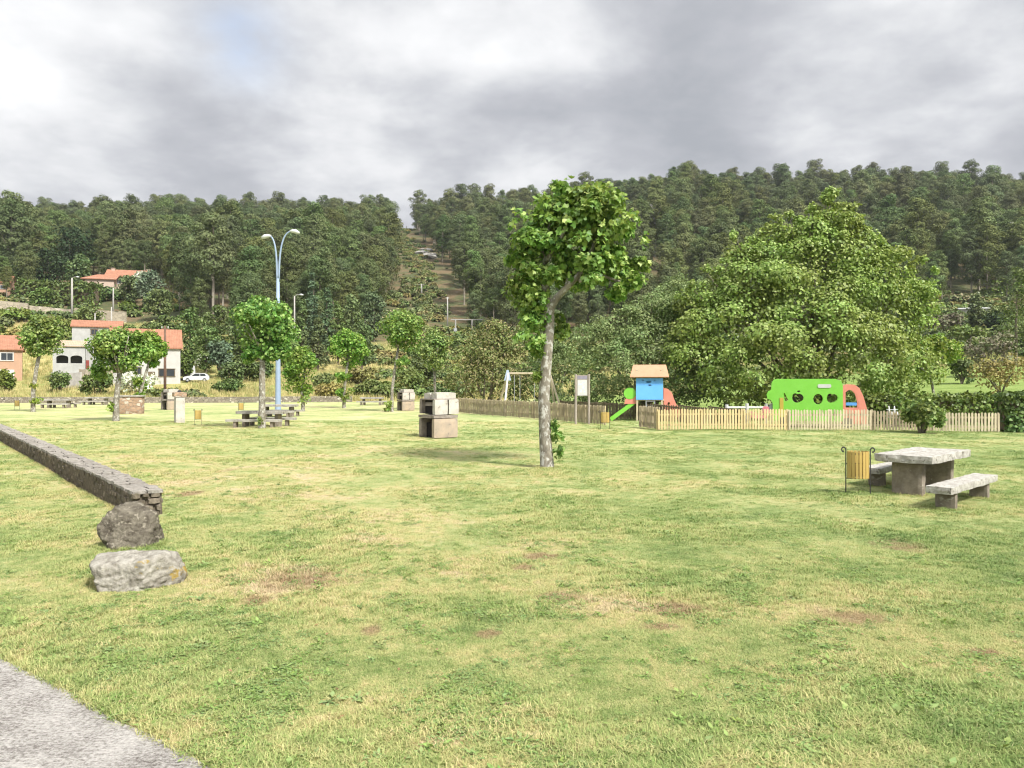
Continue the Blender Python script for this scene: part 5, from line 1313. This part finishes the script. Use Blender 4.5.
# ------------------------------------------------------------------ shrubs and trees on the slopes
S_ = [
 (112, 240, 44, 285, 'leaf_mid', 'dark green bush hiding the wall of the hillside house'),
 (96, 236, 24, 283, 'leaf_hedge', 'green bush at the right end of the dark hedge on the hillside'),  # px, Y, width px, top row, material, label
 (42, 214, 24, 287, 'leaf_light', 'bright green bush in front of the dark hedge on the hillside'),
 (12, 190, 40, 315, 'leaf_light', 'low green scrub under the retaining wall at the left edge'),
 (22, 165, 40, 326, 'leaf_dry', 'greyish scrub patch above the salmon house roof'),
 (62, 176, 34, 317, 'leaf_light', 'green scrub patch above the outbuilding'),
 (88, 188, 34, 301, 'leaf_light', 'light green scrub left of the taller retaining wall'),
 (6, 112, 18, 368, 'leaf_light', 'small light bush in front of the salmon house'),
 (60, 112, 20, 369, 'leaf_light', 'small light green bush in front of the pale garden wall'),
 (98, 108, 34, 372, 'leaf_light', 'light green bush below the stone terrace wall'),
 (137, 110, 44, 371, 'blossom', 'white flowering shrub along the front of the white house'),
 (201, 146, 10, 354, 'blossom', 'small white flowering bush behind the white car'),
 (184, 129, 20, 348, 'leaf_hedge', 'dark green bush behind the caravan'),
 (221, 132, 26, 335, 'leaf_blue', 'round blue green bush left of the lamp post'),
 (229, 112, 34, 379, 'leaf_mid', 'low green scrub right of the white car'),
 (243, 128, 26, 356, 'leaf_mid', 'dark low bush right of the round blue green bush'),
 (232, 122, 26, 362, 'leaf_hedge', 'low bush on the slope below the round blue green bush'),
 (262, 130, 22, 360, 'leaf_mid', 'low dark bush behind the tree left of the lamp post'),
 (322, 118, 24, 372, 'leaf_light', 'yellow green bush between the two trees right of the lamp post'),
 (372, 104, 44, 378, 'leaf_light', 'low yellow green scrub behind the small far table'),
 (412, 108, 40, 366, 'leaf_light', 'yellow green bush behind the slim pale tree'),
 (425, 120, 34, 352, 'leaf_mid', 'green bush between the two trees left of the big bush'),
 (448, 98, 44, 380, 'leaf_mid', 'low green scrub behind the large granite barbecue'),
 (360, 125, 34, 366, 'leaf_dry', 'dry yellowish bush on the slope right of the round tree'),
 (330, 100, 30, 382, 'leaf_dry', 'low dry bush at the edge of the rough field'),
 (1000, 70, 62, 350, 'leaf_dry', 'yellow green bush behind the hedge at the right edge'),
 (988, 92, 52, 326, 'leaf_grey', 'grey brown twiggy bush at the right'),
 (962, 84, 26, 352, 'leaf_mid', 'dark bush behind the loose tree at the right'),
 (950, 120, 40, 335, 'leaf_mid', 'green bush on the slope left of the grey brown bush'),
 (925, 140, 40, 325, 'leaf_mid', 'mid green bush showing right of the largest tree'),
 (968, 150, 44, 322, 'leaf_light', 'light green bush below the pale roofed shed'),
 (1010, 140, 40, 318, 'leaf_hedge', 'green bush above the grey brown bush at the right edge'),
 (945, 190, 36, 312, 'leaf_grey', 'brownish bush left of the pale roofed shed'),
 (1000, 190, 30, 306, 'leaf_dark', 'dark bush right of the pale roofed shed'),
 (965, 252, 34, 300, 'leaf_rust', 'reddish scrub above the pale roofed shed'),
]
for i, (px, Y, w, top, mt, lab) in enumerate(S_):
    bush('bush', px, Y, w, top, M[mt], lab, 'bush', 300 + i, leaf=max(.3, Y/F*3.4), nl=620, stems=Y < 135, group=None)
# trees with a shape of their own on the slopes
def slope_tree(px, Y, wpx, toppy, mat, label, seed, conical=False, leaf=None, nl=1300, name='broadleaf_tree', trunk=.25, botfrac=.12):
    rg = np.random.default_rng(seed); x0 = at(px, Y); z0 = H(x0, Y); h = zat(toppy, Y) - z0; w = wpx/F*Y
    t = thing(name, (x0, Y, z0), 0, label, 'tree')
    lc, lr = [], []; n = 12
    for k in range(n):
        f = botfrac + (1 - botfrac)*(k + .5)/n
        if conical: rad = w*.5*(1 - f)**.7 * .9 + .25
        else: rad = w*.5*math.sqrt(max(.05, 1 - (2*(f-botfrac)/(1-botfrac) - 1)**2))
        m = 4 if not conical else 3
        for j in range(m):
            a = rg.random()*2*PI; q = rad*rg.uniform(.25, .72)
            lc.append((math.cos(a)*q, math.sin(a)*q, h*f + rg.uniform(-.3, .3))); s = max(.35, rad*rg.uniform(.3, .48)); lr.append((s, s, min(s*.8, h*.12 + .2)))
    lc = np.array(lc); lr = np.array(lr)
    lf = leaf or max(.2, Y/F*2.2); nl = int(nl*2.)
    P = clump_cloud(rg, lc, lr, max(10, nl//len(lc)), lf, jit=.55, up=.4, shell=.5)
    link(leaf_obj('crown', *P, LEAF_TUFT, mat), t)
    wood_tubes([([(0,0,-.4), (0,0,h*.4), (rg.uniform(-.3,.3),0,h*.92)], [trunk, trunk*.7, .04])], 7, seed).build('trunk', M['bark_grey'], t)
    return t
ST = [
 (70, 300, 58, 228, 'leaf_dark', 'very dark spreading evergreen tree above the hillside hedge', False, 'evergreen_tree'),
 (48, 275, 44, 250, 'leaf_dark', 'dark green tree left of the hillside house', False, 'evergreen_tree'),
 (80, 262, 30, 255, 'leaf_hedge', 'green round tree at the left end of the hillside house', False, 'broadleaf_tree'),
 (10, 262, 40, 258, 'leaf_mid', 'round green tree above the far red roof at the left edge', False, 'broadleaf_tree'),
 (141, 243, 22, 273, 'blossom', 'white flowering tree in front of the hillside house', False, 'flowering_tree'),
 (130, 232, 26, 277, 'leaf_mid', 'olive green tree below the hillside house', False, 'broadleaf_tree'),
 (150, 222, 34, 272, 'leaf_blue', 'loose grey green tree right of the hillside house', False, 'broadleaf_tree'),
 (160, 205, 30, 290, 'leaf_mid', 'small green tree right of the taller retaining wall', False, 'broadleaf_tree'),
 (165, 152, 30, 316, 'leaf_hedge', 'bushy tree just behind the white house roof', False, 'broadleaf_tree'),
 (190, 148, 36, 309, 'leaf_hedge', 'tall bushy tree right of the white house', False, 'broadleaf_tree'),
 (216, 152, 34, 306, 'leaf_hedge', 'bushy tree above the round blue green bush', False, 'broadleaf_tree'),
 (240, 150, 30, 306, 'leaf_hedge', 'bushy tree right behind the lamp-side plane tree', False, 'broadleaf_tree'),
 (206, 138, 34, 326, 'leaf_mid', 'lower bushy tree right of the white house', False, 'broadleaf_tree'),
 (260, 158, 34, 312, 'leaf_light', 'bright bushy tree behind the plane tree by the lamp', False, 'broadleaf_tree'),
 (313, 172, 28, 272, 'leaf_young_euc', 'tall cone-shaped blue green young tree right of the lamp post', True, 'young_eucalyptus'),
 (327, 168, 24, 287, 'leaf_young_euc', 'shorter cone-shaped young tree right of the tallest cone', True, 'young_eucalyptus'),
 (302, 160, 22, 300, 'leaf_mid', 'cone-shaped young tree just right of the lamp post', True, 'young_eucalyptus'),
 (338, 158, 26, 302, 'leaf_mid', 'low cone-shaped tree above the round plane tree', True, 'young_eucalyptus'),
 (318, 148, 30, 318, 'leaf_mid', 'mid green tree at the foot of the cone-shaped trees', True, 'young_eucalyptus'),
 (352, 176, 32, 296, 'leaf_mid', 'round dark tree right of the cone-shaped trees', False, 'broadleaf_tree'),
 (374, 200, 26, 292, 'leaf_young_euc', 'rounded tree at the left foot of the cleared strip', False, 'broadleaf_tree'),
 (362, 150, 28, 322, 'leaf_mid', 'bushy tree behind the slim pale plane tree, left side', False, 'broadleaf_tree'),
 (290, 140, 26, 334, 'leaf_light', 'light bushy tree behind the low dense plane tree', False, 'broadleaf_tree'),
 (1016, 112, 50, 268, 'leaf_mid', 'tall bushy green tree cut by the right edge', False, 'broadleaf_tree'),
 (976, 205, 16, 294, 'leaf_hedge', 'small bright round tree beside the pale roofed shed', False, 'broadleaf_tree'),
 (905, 165, 44, 290, 'leaf_mid', 'green tree behind the right side of the largest tree', False, 'broadleaf_tree'),
]
for i, (px, Y, w, top, mt, lab, con, nm) in enumerate(ST):
    slope_tree(px, Y, w, top, M[mt], lab, 400 + i, con, name=nm, nl=1500 if Y < 200 else 1300)
# bare tree
Y = 352.; X0 = at(655, Y); zb = H(X0, Y); h = zat(200, Y) - zb; rg = np.random.default_rng(8)
paths = [([(0,0,-.5), (.2,0,h*.4), (-.2,0,h*.7), (.3,0,h)], [.45, .36, .24, .06])]
for k in range(12):
    f = rg.uniform(.45, .92); a = rg.random()*2*PI; s = Vector((0, 0, h*f)); L = h*.22*(1.2 - f)*2
    e = s + Vector((math.cos(a)*L, math.sin(a)*L, L*.9)); paths.append(([s, s.lerp(e, .5), e], [.16, .1, .03]))
t = thing('bare_tree', (X0, Y, zb), 0, 'pale leafless dead tree standing against the dark wood', 'tree')
wood_tubes(paths, 6, 3).build('trunk', M['pole_conc'], t)

rg = np.random.default_rng(21); r0 = None
for i, (px, Y) in enumerate([(421, 420.), (427, 415.), (424, 436.), (430, 404.), (422, 450.), (428, 446.), (433, 396.)]):
    X0 = at(px, Y); loc = (X0, Y, H(X0, Y) + .5)
    if r0 is None: r0 = boulder('boulder', loc, (3.2, 2., 1.5), 31, M['pole_conc'], 'pale rock on the bare ground of the cleared strip'); r0['group'] = 'pale rocks on the cleared strip'
    else:
        o = r0.copy(); COL.objects.link(o); o.location = loc; o.rotation_euler = (0, 0, rg.random()*6); k = rg.uniform(.6, 1.2); o.scale = (k, k, k)

# ------------------------------------------------------------------ the eucalyptus wood
def euc_template(seed, h=22., lower=.28, wid=6., nclump=16, per=430, leaf=.46):
    rg = np.random.default_rng(seed); cs, rs = [], []; paths = [([(0,0,-1.), (rg.uniform(-.3,.3),0,h*.5), (rg.uniform(-.6,.6),0,h*.93)], [.32, .24, .07])]
    nclump = int(nclump*2.1); per = int(per*.52)
    for k in range(nclump):
        f = lower + (1 - lower)*(k + .7)/nclump
        prof = math.sin(min(1., (f - lower)/(1 - lower)*.74 + .22)*PI*.92)**.6 if True else 1
        a = k*2.4 + rg.uniform(-.5, .5); q = wid*prof*rg.uniform(.12, .80)
        c = Vector((math.cos(a)*q, math.sin(a)*q, h*f - rg.uniform(0, .5))); s = rg.uniform(1.1, 2.1)*(.75 + .4*prof)
        cs.append(tuple(c)); rs.append((s, s, s*.68))
        if k % 4 == 0: paths.append(([(0, 0, max(2., c.z - q*1.1 - 1)), tuple(c)], [.12, .04]))
    P = clump_cloud(rg, np.array(cs), np.array(rs), per, leaf, jit=.45, up=.3, droop=.5, shell=.5, below=.4)
    cd = unit((P[0] - np.array([0, 0, h*(lower + .45*(1 - lower))])) * np.array([1, 1, .8])); P = (P[0], unit(P[1]*.75 + cd*1.0), P[2], P[3])
    wd = wood_tubes(paths, 5, seed)
    return P, wd
VAR = [euc_template(1), euc_template(2, lower=.45, wid=5.8, nclump=13), euc_template(3, lower=.22, wid=6.2, nclump=18), euc_template(4, lower=.6, wid=5.6, nclump=10), euc_template(5, lower=.3, wid=4.0, nclump=14), euc_template(6, lower=.15, wid=5.4, nclump=17)]
rng = np.random.default_rng(99)
pts = []
yy = 140.
while yy < 668:
    sp = 9.2 if yy < 330 else 11.
    x = -.86*yy
    while x < .86*yy + 5:
        pts.append((x + rng.uniform(-.45, .45)*sp, yy + rng.uniform(-.45, .45)*sp)); x += sp
    yy += sp*.92
pts = np.array(pts); pxs = 512 + F*pts[:, 0]/pts[:, 1]
edge = np.interp(pxs, [-200, 0, 88, 92, 152, 160, 195, 200, 335, 345, 372, 380, 440, 452, 520, 700, 880, 900, 1024, 1300], [236, 236, 236, 272, 272, 232, 190, 172, 172, 195, 215, 255, 255, 212, 200, 198, 205, 240, 250, 250])
keep = pts[:, 1] > edge
# cleared strip
cu = np.interp(pts[:, 1], [200, 280, 340, 450, 540, 600, 700], [-.105, -.112, -.120, -.1335, -.142, -.144, -.144]); cw = np.interp(pts[:, 1], [200, 280, 340, 450, 540, 600, 700], [.058, .044, .034, .021, .0175, .0170, .0170])
keep &= np.abs(pts[:, 0]/pts[:, 1] - cu) > cw
keep &= ~((np.abs(pxs - 655) < 6) & (pts[:, 1] < 356))
keep &= ~((np.abs(pxs - 1012) < 3.5) & (pts[:, 1] < 303))
keep &= ~((np.abs(pxs - 70) < 26) & (pts[:, 1] < 306)) & ~((np.abs(pxs - 976) < 28) & (pts[:, 1] < 262))
pts = pts[keep]; pxs = pxs[keep]; n = len(pts)
zz = Hgt(pts[:, 0], pts[:, 1])
scl = rng.uniform(.62, 1.2, n) * np.where(pts[:, 1] < 260, .86, 1.0); scl[rng.random(n) < .12] *= 1.25
# lower growth at the wood's front edge and beside the strip
scl *= np.where((pts[:, 1] - edge[keep]) < 14, .8, 1.)
gz_ = np.clip(1.15 - (pts[:, 1] - 170)/330 + .35*np.sin(pxs*.02 + 1.), .1, .95); var = np.where(rng.random(n) < gz_, np.array([2, 4, 5])[rng.integers(0, 3, n)], np.array([0, 1, 3])[rng.integers(0, 3, n)]); rot = rng.random(n)*2*PI
hh = 22*scl
# how much of each tree shows: nearest first into a coarse mask
mask = np.zeros((384, 512), bool)
mask[150:, :] |= False
def occl(x0, y0, x1, y1): mask[int(y0/2):int(y1/2), int(max(0, x0)/2):int(x1/2)] = True
occl(715, 270, 905, 420); occl(740, 240, 880, 300); occl(520, 190, 635, 320); occl(590, 320, 720, 400); occl(455, 335, 525, 400); occl(530, 340, 600, 400); occl(180, 320, 250, 370)
order = np.argsort(pts[:, 1]); vis = np.zeros(n)
for i in order:
    k = F/pts[i, 1]; cy = HY - (zz[i] + hh[i]*.66 - CH)*k; ry = hh[i]*.36*k; rx = 4.3*scl[i]*k; cx = pxs[i]
    x0, x1 = int((cx-rx)/2), int((cx+rx)/2)+1; y0, y1 = int((cy-ry)/2), int((cy+ry)/2)+1
    if x1 < 0 or x0 > 511: continue
    x0, y0 = max(x0, 0), max(y0, 0); sub = mask[y0:y1, x0:x1]
    vis[i] = (~sub).sum(); sub[:] = True
top = np.argsort(-vis)[:296]; is_top = np.zeros(n, bool); is_top[top] = True
print('wood trees', n, 'individual', is_top.sum(), 'least', vis[top[-1]])
parts_me = []
for (P, wd) in VAR:
    lo = leaf_obj('crown', *P, LEAF_TUFT, M['leaf_euc_green'] if len(parts_me) in (2, 4, 5) else M['leaf_euc'])
    wm = bpy.data.meshes.new('trunk'); wm.from_pydata(wd.v, [], wd.f); wm.materials.append(M['bark_euc']); wm.update()
    parts_me.append((lo.data, wm))
def zone(px, Y):
    if Y > 470: 
        return ('skyline eucalyptus trees left of the cleared strip', 'eucalyptus tree high on the ridge, left of the cleared strip') if px < 405 else ('skyline eucalyptus trees right of the cleared strip', 'eucalyptus tree high on the ridge, right of the cleared strip')
    if px < 170: return ('eucalyptus trees around the hillside house', 'eucalyptus tree of the wood behind the hillside house at the left')
    if px < 300: return ('eucalyptus trees behind the lamp post', 'eucalyptus tree on the slope left of the blue lamp post')
    if px < 425: return ('eucalyptus trees left of the cleared strip', 'eucalyptus tree on the slope between lamp post and cleared strip')
    if px < 560: return ('eucalyptus trees right of the cleared strip', 'eucalyptus tree on the slope between cleared strip and tall tree')
    if px < 780: return ('eucalyptus trees behind the willow', 'eucalyptus tree on the slope above the olive willow')
    return ('eucalyptus trees behind the largest tree', 'eucalyptus tree on the slope above and right of the largest tree')
for i in top:
    g, lab = zone(pxs[i], pts[i, 1])
    t = thing('eucalyptus_tree', (pts[i, 0], pts[i, 1], zz[i]), rot[i], lab, 'tree', g); t.scale = (scl[i],)*3
    a, b = parts_me[var[i]]
    link(bpy.data.objects.new('crown', a), t); link(bpy.data.objects.new('trunk', b), t)
tpls = []
for (P, wd) in VAR: tpls.append(leaf_obj('tree', *P, LEAF_TUFT, [M['leaf_euc_green'] if len(tpls) in (2, 4, 5) else M['leaf_euc'], M['bark_euc']], extra=(wd.v, wd.f)))
r_ = ~is_top
scatter('wood', np.stack([pts[r_, 0], pts[r_, 1], zz[r_]], 1), rot[r_], scl[r_], var[r_], tpls, 'dense dark eucalyptus wood covering the hill')

# ------------------------------------------------------------------ undergrowth and rough grass
def bush_tpl(seed, mat, leaf=.5, w=1.6, h=1.3, nl=320):
    rg = np.random.default_rng(seed); cs = [(rg.uniform(-.5, .5)*w, rg.uniform(-.5, .5)*w, h*rg.uniform(.25, .6)) for _ in range(8)]; rs = [(w*.36, w*.36, h*.34)]*8
    return leaf_obj('b', *clump_cloud(rg, np.array(cs), np.array(rs), nl//8, leaf, jit=.55, shell=.5), LEAF_TUFT, mat)
bt = [bush_tpl(1, M['leaf_mid']), bush_tpl(2, M['leaf_hedge']), bush_tpl(3, M['leaf_light']), bush_tpl(4, M['leaf_rust']), bush_tpl(5, M['leaf_dry']), bush_tpl(6, M['leaf_olive'])]
rng = np.random.default_rng(55); U = []
while len(U) < 3600:
    strip = len(U) > 3100
    Yb = rng.uniform(98, 330); pxb = rng.uniform(-60, 1090)
    if strip: Yb = rng.uniform(235, 585); pxb = 512 + F*(float(np.interp(Yb, [200, 280, 340, 450, 540, 600, 700], [-.105, -.112, -.120, -.1335, -.142, -.144, -.144])) + rng.normal()*.012)
    X = at(pxb, Yb)
    if strip:
        U.append((X, Yb, rng.uniform(.4, 1.3), int(rng.choice([3, 3, 4, 5, 0])))); continue
    e_ = float(np.interp(pxb, [0, 88, 92, 152, 160, 195, 200, 335, 345, 372, 380, 440, 452, 520, 700, 880, 900, 1024], [236, 236, 272, 272, 232, 190, 172, 172, 195, 215, 330, 330, 212, 200, 198, 205, 240, 250]))
    if Yb > e_ + 26: continue
    if pxb < 215 and 106 < Yb < 146 and pxb > -60: continue
    if pxb > 880 and Yb < 122: continue
    if 60 < pxb < 160 and 228 < Yb < 275: continue
    k = noise.noise(Vector((X*.045, Yb*.045, 1.))) + (.0 if Yb > 135 else -.12)
    if pxb > 880 and Yb > 130: k += .3
    if k < rng.uniform(-.2, .3) + (.28 if pxb < 160 and Yb < 205 else .12 if Yb < 135 else 0): continue
    if pxb < 30 and 195 < Yb < 220: continue
    sc_ = rng.uniform(.4, 1.4)*(1.25 if Yb > 170 else .9)
    q = rng.random(); low = 380 < pxb < 445 and Yb > 210
    ix_ = (3 if q < .5 else 4 if q < .65 else 5) if low else (0 if q < .32 else 1 if q < .5 else 2 if q < .68 else 3 if q < .76 else 4 if q < .87 else 5)
    U.append((X, Yb, sc_, ix_))
U = np.array(U)
scatter('undergrowth', np.stack([U[:, 0], U[:, 1], Hgt(U[:, 0], U[:, 1])], 1), rng.random(len(U))*2*PI, U[:, 2], U[:, 3].astype(int), bt, 'mixed low scrub covering the slopes below the wood')

def straw_mat(name, a, b, c):
    m, nt = nodes_of(name); q = NT(nt)
    g = q.n('ShaderNodeNewGeometry'); oi = q.n('ShaderNodeObjectInfo')
    r = q.math('ADD', q.math('MULTIPLY', g.outputs['Random Per Island'], .5), q.math('MULTIPLY', oi.outputs['Random'], .5))
    col = q.ramp(r, [(.2, a), (.5, b), (.8, c)])
    q.out(q.principled(col, .8, .15)); return m
sm_ = straw_mat('tall dry grass', (.17, .21, .06), (.34, .30, .12), (.50, .42, .2))
rt = [blade_tuft(50 + s, 26, .5, .35, .8, .035, .5, sm_) for s in range(3)]
n = 16000; rng = np.random.default_rng(66)
Yr = rng.uniform(91.5, 200, n); pr = rng.uniform(-60, 1090, n); Xr = (pr - 512)/F*Yr
kp = ~((pr > 700) & (Yr < 110)) & ~((np.abs(pr - 153) < 34) & (Yr > 118) & (Yr < 134))
Xr, Yr = Xr[kp], Yr[kp]; n = len(Xr)
scatter('rough_grass', np.stack([Xr, Yr, Hgt(Xr, Yr)], 1), rng.random(n)*2*PI, rng.uniform(.6, 1.3, n), rng.integers(0, 3, n), rt, 'tall dry grass in the rough field behind the lawn')
# taller unmown grass round the feet of things
gt = [blade_tuft(70 + s, 16, .05, .025, .075, .005, .8, gm) for s in range(3)]
rng = np.random.default_rng(67); G = []
def fringe(x0, y0, x1, y1, n, w):
    for _ in range(n):
        f = rng.random(); G.append((x0 + (x1-x0)*f + rng.normal()*w, y0 + (y1-y0)*f + rng.normal()*w))
for s in (-1, 1):
    nx_, ny_ = -wdir.y*.27*s, wdir.x*.27*s; fringe(WALL0.x + nx_, WALL0.y + ny_, WALL1.x + nx_, WALL1.y + ny_, 1500, .03)
fringe(-6.5, 12.7, -5.9, 13.1, 40, .03)
for a in range(140):
    an = rng.random()*2*PI; G.append((at(130.5, 10.45) + math.cos(an)*.43, 10.45 + math.sin(an)*.35)); G.append((at(135, 8.62) + math.cos(an)*.5, 8.62 + math.sin(an)*.31)); G.append((at(547, 20.3) + math.cos(an)*.27, 20.3 + math.sin(an)*.27))
for (cx, cy) in ((tx - .86*.72, ty - .86*.69), (tx + .86*.72, ty + .86*.69), (BX - .95*.72, BY - .95*.69), (BX + .95*.72, BY + .95*.69), (at(438, 31.6), 31.9)):
    r0 = .3 if cy < 25 else .85
    for a in range(60): an = rng.random()*2*PI; G.append((cx + math.cos(an)*r0, cy + math.sin(an)*r0))
fringe(at(657, 36.4), 36.35, at(998, 34.9), 34.9, 900, .05)
for _ in range(520):
    tt = rng.uniform(-3., 6.); p = e0 + dr*tt - nr*abs(rng.normal()*.05); G.append((p.x, p.y))
G = np.array(G)
scatter('unmown_grass', np.stack([G[:, 0], G[:, 1], Hgt(G[:, 0], G[:, 1])], 1), rng.random(len(G))*2*PI, rng.uniform(.6, 1.2, len(G)), rng.integers(0, 3, len(G)), gt, 'longer unmown grass along the walls, stones and fence feet')

# thin summer haze in the air over the whole valley
mb = MB(); mb.box((0, 1250, 119), (5800, 5300, 242)); hz = mb.build('haze', nodes_of('thin haze')[0]); tag(hz, 'thin pale summer haze over the valley', kind='stuff')
nt = hz.data.materials[0].node_tree; pv = nt.nodes.new('ShaderNodeVolumePrincipled'); pv.inputs['Density'].default_value = .0001; pv.inputs['Color'].default_value = (.9, .94, 1., 1); pv.inputs['Anisotropy'].default_value = .3
nt.links.new(pv.outputs[0], nt.nodes.new('ShaderNodeOutputMaterial').inputs['Volume'])

# ------------------------------------------------------------------ camera and render settings
cam = bpy.data.cameras.new('camera'); cam.sensor_width = 36; cam.lens = 36*F/1024; cam.clip_end = 6000; cam.clip_start = .05
co = link(bpy.data.objects.new('camera', cam)); co.location = (0, 0, CH); co.rotation_euler = (PI/2, 0, 0); scene.camera = co
scene.view_settings.view_transform = 'Standard'; scene.view_settings.look = 'None'; scene.view_settings.gamma = 1.; scene.view_settings.exposure = 1.25
cy = scene.cycles; cy.max_bounces = 5; cy.diffuse_bounces = 3; cy.glossy_bounces = 2; cy.transmission_bounces = 2; cy.transparent_max_bounces = 4
cy.use_denoising = True; cy.denoising_prefilter = 'ACCURATE'; cy.filter_width = 1.15; cy.use_adaptive_sampling = True; cy.adaptive_threshold = .02; cy.sample_clamp_indirect = 6.
